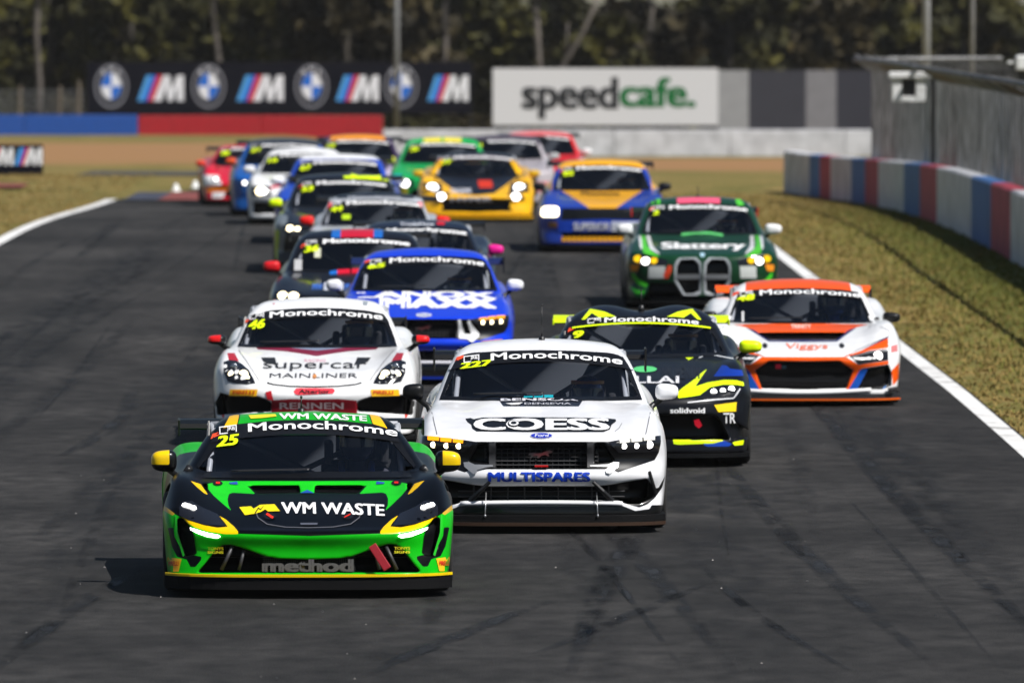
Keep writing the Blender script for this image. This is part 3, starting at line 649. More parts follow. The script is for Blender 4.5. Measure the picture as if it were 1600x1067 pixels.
def fit_basics(car, lip="0b0b0c", splitz=(.075, .105), splitf=.05, trim=None, wing=None, mirrors=(), wipers=True, antenna=None, splitw=.972, wheels=True, ep=None):
    P = car.P; r = car.root; w = P['w']; far = car.h > .02
    if wheels:
        for yc in (P['yf'], P['yr']):
            for sg in (-1, 1):
                e = empty("wheel", (sg * (w - .155), yc, .337)); e.parent = r
                if sg > 0: e.rotation_euler = (0, 0, math.pi)
                inst("tyre", shared("tyre", tyre_mesh), e)
                if not far or yc < 2: inst("rim", shared("rim", rim_mesh), e)
    # splitter follows the plan of the nose
    n = 24; xs = np.linspace(-1, 1, n); F = crw(A7, np.abs(xs)) @ (crw(P['FZ'], [.1]) @ np.array(P['F'], np.float32)).T
    front = [(float(x) * w * splitw, float(F[i, 0]) - splitf) for i, x in enumerate(xs)]
    pts = front + [(w * splitw * .99, .72), (-w * splitw * .99, .72)]
    MB().prism(pts, *splitz).build("splitter", LIP if lip == "0b0b0c" else decal_mat(lip), r)
    if trim:
        for (z0, z1, col, off) in trim:
            p2 = [(x * 1.003, y - off) for x, y in front]; m = MB(); k = len(p2)
            back = [(x, y + .05) for x, y in p2]
            m.prism(p2 + back[::-1], z0, z1); m.build("splitter_trim", LIP if col == "050506" else decal_mat(col), r)
    MB().box(-w + .33, w - .33, .35, P['L'] - .3, .07, .14).build("floor_pan", BLACK, r)
    if wing:
        wy, wz, hs, ch, col, epc = wing; prof = [(0, 0), (.03, .028), (.12, .04), (.22, .035), (ch, -.005), (ch, -.015), (.2, .0), (.1, -.005), (.02, -.012)]
        m = MB(); ns = 12
        for i in range(ns + 1):
            x = -hs + 2 * hs * i / ns
            for (a, b) in prof: m.v.append((x, wy + a, wz + b + a * .12))
        q = len(prof)
        for i in range(ns):
            for k in range(q): k2 = (k + 1) % q; m.f.append((i * q + k, i * q + k2, (i + 1) * q + k2, (i + 1) * q + k))
        we = m.build("rear_wing", decal_mat(col), r, False)
        for sg in (-1, 1):
            MB().box(sg * hs - .008, sg * hs + .008, wy - .04, wy + ch + .05, wz - (.05 if ep is None else ep[0]), wz + (.06 if ep is None else ep[1]), .005).build("end_plate", decal_mat(epc), we)
            mm = MB(); mm.box(sg * .42 - .008, sg * .42 + .008, wy + .04, wy + .16, .82, wz + .01); mm.build("wing_support", BLACK, we)
    for (u, v, mw, mh, col, side) in mirrors:
        # mirror shell at its height on the door line
        y = P.get('my', 1.62); k = (car.D + y) / car.D; x = u * k; z = HC - (HC - v) * k; hw = mw / 2; hh = mh / 2
        def fm(X, Y, Z, x=x, y=y, z=z, hw=hw, hh=hh, sg=(1 if u > 0 else -1)):
            dx_ = (X - x) / hw; dz_ = (Z - z - .012 * dx_ * sg * 0) / (hh * (1.0 - .12 * dx_ * sg)); dy_ = (Y - y) / .075
            g = (np.abs(dx_)**3.2 + np.abs(dz_)**3.0 + np.abs(np.where(dy_ < 0, dy_, dy_ * 1.6))**2.6)**(1 / 2.8) - 1; return np.maximum(g * hh, Y - y - .045)
        e = empty("wing_mirror", (0, 0, 0)); e.parent = r
        me = sdf_mesh("shell", fm, (x - hw - .02, y - .1, z - hh - .02), (x + hw + .02, y + .1, z + hh + .02), .0075 if not far else .014)
        if len(col) > 1:
            co = np.empty(len(me.vertices) * 3, np.float32); me.vertices.foreach_get("co", co); co = co.reshape(-1, 3)
            val = np.maximum(z - hh * .30 - co[:, 2], (abs(x) - hw * .42) - co[:, 0] * np.sign(u))
            for nm_, v_ in (("r0", val), ("cut", val * 0 - 1), ("cabin", val * 0 - 1)):
                at = me.attributes.new(nm_, 'FLOAT', 'POINT'); at.data.foreach_set("value", v_.astype(np.float32))
            me.materials.append(livery_mat(col[0], [col[1]]))
        else: me.materials.append(decal_mat(col[0]))
        inst("shell", me, e)
        sg = 1 if u > 0 else -1; st = MB(); bx = float(sp1(P['G'], np.array([.82]))[0]) * sg
        st.tube([(x - sg * hw * .3, y, z - hh * .75), (x - sg * (hw + .03), y - .02, z - hh - .05), (bx, y - .10, max(.80, z - hh - .12))], .020, 8, .028); st.build("mirror_arm", BLACK, e, True)
        MB().box(x - hw * .8, x + hw * .8, y + .046, y + .05, z - hh * .75, z + hh * .75).build("mirror_glass", pmat("mirror_glass", (.7, .7, .72), .05, 1), e)
    if wipers and not far:
        v0 = P['loop'][0][1] + .022; p0 = P['loop']
        car.decal("wiper", [[(-.50, v0 + .005), (-.5, v0 + .020), (.02, v0 + .030), (.02, v0 + .018)]], BLACK, .02, thick=.012, ymax=2.2, parent=r)
    if antenna:
        u, hgt = antenna; ya = 2.55; z = float(sp1(P['RF'], np.array([ya]))[0]) - .01; x = u
        m = MB(); m.tube([(x, ya, z - .03), (x, ya, z + .035)], .03, 10, .022); m.tube([(x, ya, z + .03), (x, ya, z + hgt)], .007, 6, .004); m.ellipsoid((x, ya, z + hgt), (.009, .009, .012), 8, 6); m.build("aerial", BLACK, r, True)
def fit_glass(car, tcol="101012", band=.10, band_curve=None, banner=True, tx=(-.40, .60), lg=(-.60, -.47), tb=None, th=.05, bold=.022, curve=.13, num=None, numpos=None, numcol="d8f000", wide_frit=None, text="Monochrome"):
    P = car.P; r = car.root; lp = mirror_poly(P['loop']); inn = P['inner'] if 'inner' in P else [(x * .95, y) for x, y in lp]
    ws = car.decal("windscreen", [lp], WGLASS, .0, step=.08, parent=r, ymax=3.0)
    # black ceramic border, built as a ring
    n = len(lp); bm = bmesh.new(); o_ = [bm.verts.new((u * 1.004, v, 0)) for u, v in lp]
    top = P['loop'][-1][1]; i_ = [bm.verts.new((u, v, 0)) for u, v in inn]
    for k in range(n):
        try: bm.faces.new((o_[k], o_[(k + 1) % n], i_[(k + 1) % n], i_[k]))
        except ValueError: pass
    car.decal("windscreen_border", None, decal_mat("08080a"), .003, bm, step=.08, parent=ws or r, ymax=3.0); bm.free()
    if banner:
        # sun strip: top part of the loop, lower edge parallel to the top
        half = [p for p in P['loop']]; topc = half[-1][1]; us = np.linspace(-.66, 0, 14)
        lu = [p[0] for p in half if p[1] > topc - .16]; lv = [p[1] for p in half if p[1] > topc - .16]
        def topv(u): return float(np.interp(u, lu, lv))
        umin = min(lu); pts_t = []; pts_b = []
        for u in np.linspace(umin, 0, 16):
            pts_t.append((u, topv(u) + .002)); 
        low = []
        for u in np.linspace(0, umin - .02, 16): low.append((u, topc - band - (curve) * u * u))
        half_poly = pts_t + low; full = half_poly[:16] + [(-x, y) for x, y in reversed(half_poly[:15])] + [(-x, y) for x, y in reversed(low[1:])] + low[1:][:0]
        poly = pts_t + [(-x, y) for x, y in reversed(pts_t[:-1])] + [(-x, y) for x, y in reversed(low)][:0]
        lowfull = [(-x, y) for x, y in reversed(low)] + low[1:]
        poly = pts_t + [(-x, y) for x, y in reversed(pts_t[:-1])] + lowfull
        sun_ = car.decal("sun_strip", [poly], decal_mat(tcol), .006, step=.08, parent=ws or r, ymax=3.0)
        par = sun_ or ws or r
        tb_ = tb if tb is not None else topc - band + .022
        car.text(text, tx[0], tx[1], tb_, tb_ + th, "f2f2f2", .011, bold, curve, parent_name(par)) if False else None
        o = car.text(text, tx[0], tx[1], tb_, tb_ + th, "f4f4f4", .011, bold, curve); reparent(o, par)
        u0, u1 = lg; v0 = tb_ - curve * ((u0 + u1) / 2)**2; v1 = v0 + th * .95; e = .007; sl = curve * .9
        def S(u, v): return (u, v + (u - u0) * sl)
        fr = [[S(u0, v0), S(u0 + e, v0), S(u0 + e, v1 - e), S(u0, v1)], [S(u0, v1), S(u0 + e, v1 - e), S(u1, v1 - e), S(u1, v1)], [S(u0, v0), S(u0 + .055, v0), S(u0 + .055, v0 + e), S(u0, v0 + e)], [S(u1 - e, v0 + .004), S(u1, v0 + .004), S(u1, v1), S(u1 - e, v1 - e)]]
        lo = car.decal("series_logo", fr, decal_mat("e8e8e8"), .011); reparent(lo, par)
        if lo and car.h < .02:
            o = car.text("JRB", u0 + .05, u1 - .012, v0 + .006 + .13 * sl, v0 + th * .66 + .13 * sl, "e8e8e8", .011, .02, 0, name="series_logo"); reparent(o, lo)
    if num:
        u0, u1, v0, v1 = numpos; o = car.text(num, u0, u1, v0, v1, numcol, .008, .05, 0, .25, "race_number", mat=pmat("number_lime", lin(numcol)[:3], .5), tilt=.12); reparent(o, ws or r)
        if car.h < .02:
            k = car.decal("orange_tab", [[(u0 - .035, v0 + .055), (u0 + .03, v0 + .085), (u0 + .03, v0 + .105), (u0 - .02, v0 + .09)]], decal_mat("f0502a"), .006); reparent(k, ws or r)
    return ws
def reparent(o, p):
    if o is not None and p is not None: o.parent = p
def parent_name(p): return "lettering"
# ---------------------------------------------------------------- car: green, black and yellow coupe
def car_green():
    S = Sheet(483, 474, 235, 936); c1 = (230, 640, 6.4); c3 = (230, 770, 6.4); c4 = (470, 770, 6.4)
    intake = S(c3, "500,800 560,735 690,570 755,525 830,519 930,545 1050,590 1200,645 1330,662 1680,674 1680,800")
    duct = S(c3, "300,250 350,255 440,360 470,450 490,620 380,640 330,520 290,330")
    lampc = S(c3, "300,150 325,90 420,85 520,145 690,215 775,335 560,322 400,272 310,228")
    hv = S(c1, "985,765 1490,765 1510,835 1085,842")
    feats = [dict(p=intake, d=.14, y=(-.2, .6)), dict(p=duct, d=.07, y=(-.2, .9)), dict(p=hv, d=.035, y=(.3, 1.3))]
    black = S(c3, "1700,437 1600,435 905,412 700,405 430,320 310,238 265,215 150,125 60,60 60,-130 200,-1200 1700,-1200")
    green2 = S(c1, "1720,718 700,715 540,752 640,860 740,945 835,1022 795,960 782,895 795,845 830,832 1060,845 975,765 1490,762 1512,838 1720,838")
    yel1 = S(c1, "395,712 500,745 585,855 540,835 470,780")
    brow = S(c3, "310,235 400,270 560,325 700,350 800,340 770,300 700,225 780,270 870,345 905,385 908,415 780,415 600,385 470,345 400,305")
    roofy = S(c1, "920,20 912,40 880,152 735,197 800,85 830,40")
    roofg = S(c1, "1720,-60 925,-20 925,40 887,155 1200,122 1720,108")
    ystrip = S(c3, "150,125 265,212 240,228 130,165"); line = S(c3, "268,225 285,225 310,400 378,625 360,640 300,440 280,340")
    blade = S(c3, "205,350 262,350 275,440 330,540 390,610 540,640 540,670 480,745 430,742 395,670 300,640 250,540")
    wedge = S(c3, "380,785 440,745 520,690 600,690 520,790")
    c = Car('mid', "race_car", "green and black race coupe with yellow mirrors leading the field, number 25", 483, 235, 1.9, .0115, feats, "10b014",
            [("050609", black, {'y': (-1, 2.9)}), ("18c41c", green2, {'y': (0, 1.6)}), ("e8b800", yel1, {'y': (0, 1.7)}), ("f2c400", brow), ("f0bc00", roofy, {'y': (1.4, 4)}), ("12a81c", roofg, {'y': (1.6, 4.4)}), ("c8a030", ystrip), ("050609", blade)],
            group=None, coat=.08)
    r = c.root
    fit_basics(c, trim=[(.105, .145, "050506", .0), (.145, .161, "e8c400", .012)], splitz=(.06, .105), wing=(4.12, .955, .86, .28, "0a0c0a", "0c140c"),
               mirrors=[(-.945, .918, .175, .145, ("f2c800", "0a0a0b"), 0), (.945, .912, .175, .145, ("f2c800", "0a0a0b"), 0)], antenna=(-.02, .11))
    fit_glass(c, tx=(-.378, .605), lg=(-.575, -.455), tb=1.113, th=.058, num="25", numpos=(-.605, -.475), curve=.135) if False else fit_glass(c, band=.093, tx=(-.38, .61), lg=(-.57, -.455), tb=1.121, th=.054, num="25", numpos=(-.595, -.455, 1.003, 1.075), curve=.14, bold=.018)
    fit_cabin(c); add_driver(c, "driver in a dark helmet at the wheel of the leading green coupe", "4a5068", "40404c")
    # lamps
    for sg in (-1, 1):
        e = c.decal("headlight", [[(sg * u * -1, v) if sg > 0 else (u, v) for u, v in lampc]], GLOSSB, .003)
        e = e or r
        for (x, y, rr) in ((358, 132, .022), (395, 145, .024), (440, 160, .024)):
            u, v = S(c3, "%d,%d" % (x, y))[0]; c.lens(u * (1 if sg < 0 else -1), v, rr, LAMPW, e, "lamp", .0, .35)
        drl = S(c3, "430,352 540,385 640,412 720,425 735,440 700,455 600,440 500,405 440,375")
        c.decal("running_light", [[(u if sg < 0 else -u, v) for u, v in drl]], LAMPW, .008)
    c.both("intake_trim", line, decal_mat("20b020"), .004)
    # intake fins and mesh
    for sg in (-1, 1):
        fin = MB()
        for (xa, ya, xb, yb_) in ((850, 560, 740, 780), (965, 600, 915, 780)):
            (ua, va), (ub, vb) = S(c3, "%d,%d %d,%d" % (xa, ya, xb, yb_)); s_ = -1 if sg > 0 else 1
            fin.tube([(ua * s_, .09, va + .01), (ub * s_, .07, vb)], .013, 6)
        fin.build("intake_fin", GREYP, r, True)
    m = MB()
    for k in range(44): u = -.30 + k * .0139; m.tube([(u, .10, .175), (u, .10, .29)], .0016, 3, cap=False)
    for k in range(9): z = .178 + k * .0135; m.tube([(-.31, .10, z), (.31, .10, z)], .0016, 3, cap=False)
    m.build("intake_mesh", pmat("mesh_grey", (.06, .06, .06), .5), r)
    c.text("method", -.315, .295, .178, .262, "8a8a8a", .0, .05, name="sponsor_lettering", mat=pmat("mesh_print", (.06, .06, .06), .8))
    bpy.data.objects[-1] if False else None
    # bonnet furniture
    c.tpx(S, "WM WASTE", 438, 597.5, 803.5, 785.5, "f4f4f4", bold=.03, curve=.04, tilt=-.012)
    wa = S(c3, "905,150 1020,141 1050,165 1110,127 1255,120 1315,190 1195,193 1165,172 1120,200 1065,215 965,230")
    c.decal("sponsor_logo", [wa], decal_mat("f0d800"), .004)
    zz = S(c3, "1060,212 1095,155 1118,172 1160,128 1120,185 1100,168 1072,214"); c.decal("sponsor_logo_stroke", [zz], decal_mat("050609"), .006)
    c.tpx(S, "WM WASTE", 434, 571, 655.5, 646.5, "f4f4f4", bold=.03, curve=.07, tilt=-.01)
    wl = S(c1, "1000,62 1150,55 1270,52 1280,75 1150,90 1020,98"); c.decal("roof_logo", [wl], decal_mat("e8d820"), .005)
    for sg in (-1, 1):
        for (x, y) in ((675, 742),):
            u, v = S(c1, "%d,%d" % (x, y))[0]; u = abs(u) * sg
            c.decal("bonnet_pin", [[(u + .034 * math.cos(t / 12 * 6.283), v + .016 * math.sin(t / 12 * 6.283)) for t in range(12)]], decal_mat("060607"), .004)
            c.decal("pin_tab", [[(u - .014, v - .006), (u + .014, v - .006), (u + .014, v + .007), (u - .014, v + .007)]], decal_mat("e02010"), .007)
        u, v = S(c3, "1215,240")[0]; u = abs(u) * sg
        c.decal("bonnet_pin", [[(u + .042 * math.cos(t / 12 * 6.283), v + .022 * math.sin(t / 12 * 6.283)) for t in range(12)]], decal_mat("101012"), .004)
        c.decal("pin_tab", [[(u - .026, v + .012 * sg * -1 - .004), (u - .016, v + .012 * -sg + .008), (u + .026, v + .012 * sg + .004), (u + .016, v + .012 * sg - .008)]], decal_mat("f03018"), .007)
        ey = S(c3, "560,515 680,508 660,572 565,568"); c.text("TONYS", -.62 * -sg - (.0 if sg < 0 else .0) - .055, -.62 * -sg + .05, .325, .345, "d8d020", .004, .02); c.text("SIGNS", -.62 * -sg - .055, -.62 * -sg + .05, .300, .318, "d8d020", .004, .02)
        sp = S(c4, "1355,665 1490,645 1500,785 1385,790"); c.decal("tyre_sticker", [[(abs(u) * sg, v) for u, v in sp]], decal_mat("e8b418"), .004)
        a = S(c4, "1385,745 1480,700"); uu = sorted([abs(a[0][0]) * sg, abs(a[1][0]) * sg]); c.text("PIRELLI", uu[0], uu[1], .220, .250, "c82818", .006, .03)
        bt = S(c1, "790,735 870,725 880,755 800,750"); c.decal("maker_flag", [[(abs(u) * sg, v) for u, v in bt]], decal_mat("2848a8"), .004)
    bd = [(-.055, .487), (.055, .487), (.058, .500), (-.058, .500)]; c.decal("nose_badge", [bd], pmat("badge_metal", (.35, .35, .4), .3, .8), .006)
    tri = [(-.05, .700), (.045, .700), (0, .722)]; c.decal("bonnet_badge", [tri], decal_mat("1c50a0"), .004)
    # shut line of the bonnet
    sl = [(.36, .60), (.34, .535), (.28, .492), (.16, .472), (0, .468)]; sl = [(x, y) for x, y in sl]; ring = sl + [(x * .985, y + .005) for x, y in reversed(sl)]
    c.decal("panel_gap", [ring], pmat("gap_line", (.10, .10, .11), .4), .003); c.decal("panel_gap", [[(-x, y) for x, y in ring]], pmat("gap_line", (.10, .10, .11), .4), .003)
    # tow strap
    (ua, va), (ub, vb) = S(c4, "720,540 865,750"); t = MB(); t.box(-.028, .028, -.006, .006, -.0, .19, .005)
    o = t.build("tow_strap", pmat("strap_red", (.35, .008, .02), .6), r); o.location = (ub, -.03, vb - .01); o.rotation_euler = (R(-6), R(-33), 0)
    return c
CARS = [car_green]
# ---------------------------------------------------------------- muscle coupes
def muscle(white):
    S = Sheet(846, 846, 210.7, 834); m5 = (640, 660, 6.277); m6 = (840, 660, 6.277); m7 = (640, 520, 6.668); m8 = (840, 520, 6.668)
    face = L(S(m6, "-10,190 690,190 800,172 1210,128 1213,200 1190,300 1150,372 990,425 790,492 745,470 650,462 -10,462"))
    face = [(0.05, face[0][1])] + face + [(0.05, face[-1][1])]
    gr = L(S(m6, "0,202 485,206 488,448 0,452")); gr = [(.05, gr[0][1])] + gr[1:3] + [(.05, gr[3][1])]
    pk = L(S(m6, "565,208 655,208 752,385 560,398"))
    lo = L(S(m6, "0,625 540,628 700,615 960,570 1075,556 1150,650 1140,730 1000,798 860,798 800,768 0,764")); lo = [(.05, lo[0][1])] + lo[1:-1] + [(.05, lo[-1][1])]
    feats = [dict(p=gr, d=.10, y=(-.2, .5)), dict(p=pk, d=.08, y=(-.2, .6)), dict(p=lo, d=.12, y=(-.2, .8))]
    b2 = L(S(m6, "0,822 840,822 960,870 1100,850 1120,812 1240,812 1290,950 0,950")); b2 = [(.05, b2[0][1])] + b2[1:-1] + [(.05, b2[-1][1])]
    b3 = L(S(m6, "1256,520 1225,640 1150,745 1080,805 1000,835 860,800 1000,790 1130,735 1150,650 1190,640 1235,560"))
    scoop = L(S(m8, "-41,640 530,640 500,668 435,768 -41,768")); scoop = [(.05, scoop[0][1])] + scoop[1:-1] + [(.05, scoop[-1][1])]
    if white:
        regs = [("0b0b0d", face, {'y': (-1, 1.2)}), ("0a0a0b", b2, {'y': (-1, .9)}), ("0a0a0b", b3, {'y': (-1, .9)}), ("1b1c26", scoop, {'y': (.6, 1.6)})]
        c = Car('muscle', "race_car", "white race coupe with a long roof aerial, one black and one white mirror, number 227", 846, 210.7, 0., .0115, feats, "f0f0f2", regs)
    else:
        regs = [("0b0b0d", face, {'y': (-1, 1.2)}), ("0a0a0b", b2, {'y': (-1, .9)}), ("0a0a0b", b3, {'y': (-1, .9)})]
        c = Car('muscle', "race_car", "bright blue race coupe with big white lettering on its bonnet and a white mirror", 662, 150., 0., .0135, feats, "0a3cd8", regs)
    r = c.root; sil = pmat("bright_silver", (.5, .5, .5), .3, .7) if white else decal_mat("e8e8e8")
    fit_basics(c, splitz=(.105, .135), splitf=.10, trim=[(.06, .085, "3a2a20" if white else "0a2a90", .02), (.085, .105, "0c0c0c", .0)], wing=(4.5, 1.13, .83, .28, "0c0c0d" if white else "0c1c50", "0c0c0d"), ep=(.10, .08),
               mirrors=[(-.945, 1.053, .165, .12, ("0a0a0b",) if white else ("e8e8ea",), 0), (.935, 1.053, .175, .12, ("f0f0f2",), 0)], antenna=(0.01, .27) if white else None)
    fit_glass(c, band=.083, tx=(-.37, .605), lg=(-.57, -.455), tb=1.292, th=.052, num="227" if white else "65", numpos=(-.60, -.365, 1.215, 1.258) if white else (-.60, -.42, 1.215, 1.262), curve=.13, bold=.018)
    fit_cabin(c, .36, 2.30)
    add_driver(c, "driver in a dark blue helmet with red band inside the white coupe" if white else "driver in a blue helmet inside the bright blue coupe", "283878", "b82020" if white else "1838a0")
    # lamps: three bars over three round lenses
    for sg in (-1, 1):
        hl = [(abs(u) * sg, v) for u, v in S(m6, "700,200 800,176 1195,132 1200,200 1190,290 800,300 760,260")]
        e = c.decal("headlight", [hl], GLOSSB, .003) or r
        warm = (sg < 0) if white else True
        for (x0, y0, x1, y1) in ((802, 172, 905, 204), (916, 156, 1027, 194), (1037, 142, 1150, 180)):
            p = [(abs(u) * sg, v) for u, v in S(m6, "%d,%d %d,%d %d,%d %d,%d" % (x0, y0 + 6, x1, y0 - 3, x1 - 2, y1 - 5, x0 + 4, y1 + 4))]
            c.decal("daylight_bar", [p], LAMPAMB if warm else LAMPBAR, .007, parent=e)
        for (x, y, rr) in ((850, 234, .021), (970, 230, .021), (1097, 220, .029 if not warm else .023)):
            u, v = S(m6, "%d,%d" % (x, y))[0]; c.lens(abs(u) * sg, v, rr, LAMPWARM if warm else LAMPW, e, "lamp", 0, .35)
        pil = [(abs(u) * sg, v) for u, v in S(m6, "486,205 548,205 552,446 488,448")]; c.decal("grille_pillar", [pil], GREYP, .004)
        hk = S(m6, "512,424 690,418 745,392 800,395 792,440 705,512 672,500 665,470 700,440 515,440")
        if white: c.decal("grille_trim", [[(abs(u) * sg, v) for u, v in hk]], sil, .008)
        else:
            hk = S(m6, "512,205 545,205 600,400 690,400 640,230 660,205 700,260 800,395 792,440 705,512 672,500 640,470 520,460"); c.decal("grille_trim", [[(abs(u) * sg, v) for u, v in hk]], sil, .008)
        # dive planes
        for pts, th in ((((545, 585), (735, 765)), .018), (((1100, 480), (1160, 705)), .014)):
            a, b = [S(m6, "%d,%d" % q)[0] for q in pts]; pa = c.hit(abs(a[0]) * sg, a[1]); pb = c.hit(abs(b[0]) * sg, b[1])
            if pa[0] and pb[0]: MB().tube([pa[0] + Vector((0, -.012, 0)), (pa[0] + pb[0]) / 2 + Vector((0, -.035, 0)), pb[0] + Vector((0, -.012, 0))], th * .8, 6, th * 1.2).build("dive_plane", BLACK, r)
        (u0, v0), (u1, v1) = S(m5, "750,690 740,940"); u0, u1 = abs(u0) * sg, abs(u1) * sg
        m = MB(); m.tube([(u0, .02, v0), (u1, -.07, .13)], .0045, 6); m.ellipsoid((u1, -.07, .135), (.009, .009, .012), 8, 6); m.build("splitter_rod", pmat("rod_steel", (.6, .6, .6), .3, .8), r, True)
    lp_ = [c.hit(u, .229 - .02 * u * u)[0] for u in np.linspace(-.60, .60, 25)]; MB().tube([p + Vector((0, -.016, 0)) for p in lp_ if p is not None], .019, 8).build("front_lip", decal_mat("ececee" if white else "d8d8e0"), r, True)
    # grille bars
    m = MB()
    for k in range(7): z = .475 + k * .03; m.tube([(-.42, .075, z), (.42, .075, z)], .0045, 4)
    for k in range(21): x = -.42 + k * .042; m.tube([(x, .078, .46), (x, .078, .68)], .0035, 4)
    for k in range(9): x = -.5 + k * .125; m.tube([(x, .10, .24), (x, .10, .35)], .006, 4)
    for z in (.27, .31): m.tube([(-.62, .10, z), (.62, .10, z)], .005, 4)
    m.build("grille_mesh", GREYP, r)
    hs = [(-.10, .585), (-.085, .60), (-.055, .602), (-.03, .597), (.0, .60), (.03, .612), (.06, .622), (.085, .612), (.075, .60), (.05, .596), (.06, .575), (.05, .573), (.03, .587), (.0, .58), (-.02, .56), (-.03, .56), (-.03, .58), (-.06, .575), (-.075, .56), (-.085, .56), (-.075, .582)]
    c.decal("grille_emblem", [hs], pmat("emblem_metal", (.25, .25, .26), .3, .8), .004, push=.03)
    MB().box(-.05, .05, -.02, .03, .495, .507).build("tow_tab", decal_mat("c01818"), r)
    c.disc("nose_badge", 0, .7225, .084, .023, decal_mat("c8c8d0"), .004); c.disc("nose_badge", 0, .7225, .079, .0195, decal_mat("1a2fae" if white else "d0d4e0"), .006); c.text("Ford", -.05, .05, .711, .734, "e8e8f0" if white else "2040a0", .008, .01, 0, .3)
    if white:
        c.tpx(S, "MULTISPARES", 762.5, 922.5, 752.6, 738.2, "0c3cb8", bold=.045)
        # bonnet lettering: a thick dark outline under the white letters
        out = S(m7, "585,900 640,893 668,905 760,888 960,886 1100,880 1250,886 1400,886 1467,886") + S(m8, "160,886 400,888 740,898 815,905 822,925 775,962 755,1010 690,1035 430,1036 0,1036") + S(m7, "1240,1036 1180,1036 1080,1034 700,1030 655,1000 645,960 610,935")
        c.decal("letter_backing", [out], decal_mat("08080a"), .004)
        o = c.tpx(S, "COESS", 740, 953, 673.5, 655.3, "f4f4f4", bold=.04, off=.008)
        c.disc("letter_emblem", S.pt(803, 664)[0], S.pt(803, 664)[1], .045, .026, decal_mat("08080a"), .012); c.disc("letter_emblem", S.pt(803, 664)[0], S.pt(803, 664)[1], .036, .019, decal_mat("f0f0f0"), .015); c.disc("letter_emblem", S.pt(803, 664)[0], S.pt(803, 664)[1], .022, .010, decal_mat("08080a"), .018)
        for k in range(3):
            x0 = 640 + (1195 + k * 107) / 6.668; c.decal("teal_block", [[S.pt(x0, 618), S.pt(x0 + 14, 618), S.pt(x0 + 14, 622), S.pt(x0, 622)]], decal_mat("18a0b0"), .005)
        c.tpx(S, "BENSOX", 783, 905, 627, 623, "d8d8e0", bold=.03, curve=.02); c.tpx(S, "DENSEVIA", 820, 893, 633, 630, "b8b8c0", bold=.02)
        c.decal("sponsor_wing", [[S.pt(790, 631), S.pt(818, 629.5), S.pt(812, 633), S.pt(800, 633.5)]], decal_mat("d8d8d8"), .005)
        for sg in (-1, 1):
            g = L(S(m7, "215,760 235,830 262,960 285,1060")); c.stroke("panel_gap", [(-abs(u) * -sg, v) for u, v in g], .006, pmat("gap_line", (.10, .10, .11), .4), .002)
        c.stroke("fender_scuff", S(m6, "830,10 800,60 760,90"), .004, pmat("gap_line", (.10, .10, .11), .4), .002)
    else:
        S2 = Sheet(662, 662, 150, 595.7); b5 = (400, 330, 3.636)
        c.tpx(S2, "KWIK", 575, 640, 462, 450, "f4f4f4", bold=.07, shear=-.3, curve=.02) if False else c.tpx(S2, "LANOX", 556, 770, 458.5, 448.5, "f4f4f4", bold=.06, curve=.02)
        c.tpx(S2, "MAXX", 592, 776, 476, 458.5, "f4f4f4", bold=.07, curve=.01)
        for sg in (-1, 1):
            st = S2(b5, "1280,722 1395,708 1400,730 1285,742"); c.decal("tyre_sticker", [[(abs(u) * sg, v) for u, v in st]], decal_mat("f0a020"), .004)
    return c
def car_white_muscle(): return muscle(True)
def car_blue_muscle(): return muscle(False)
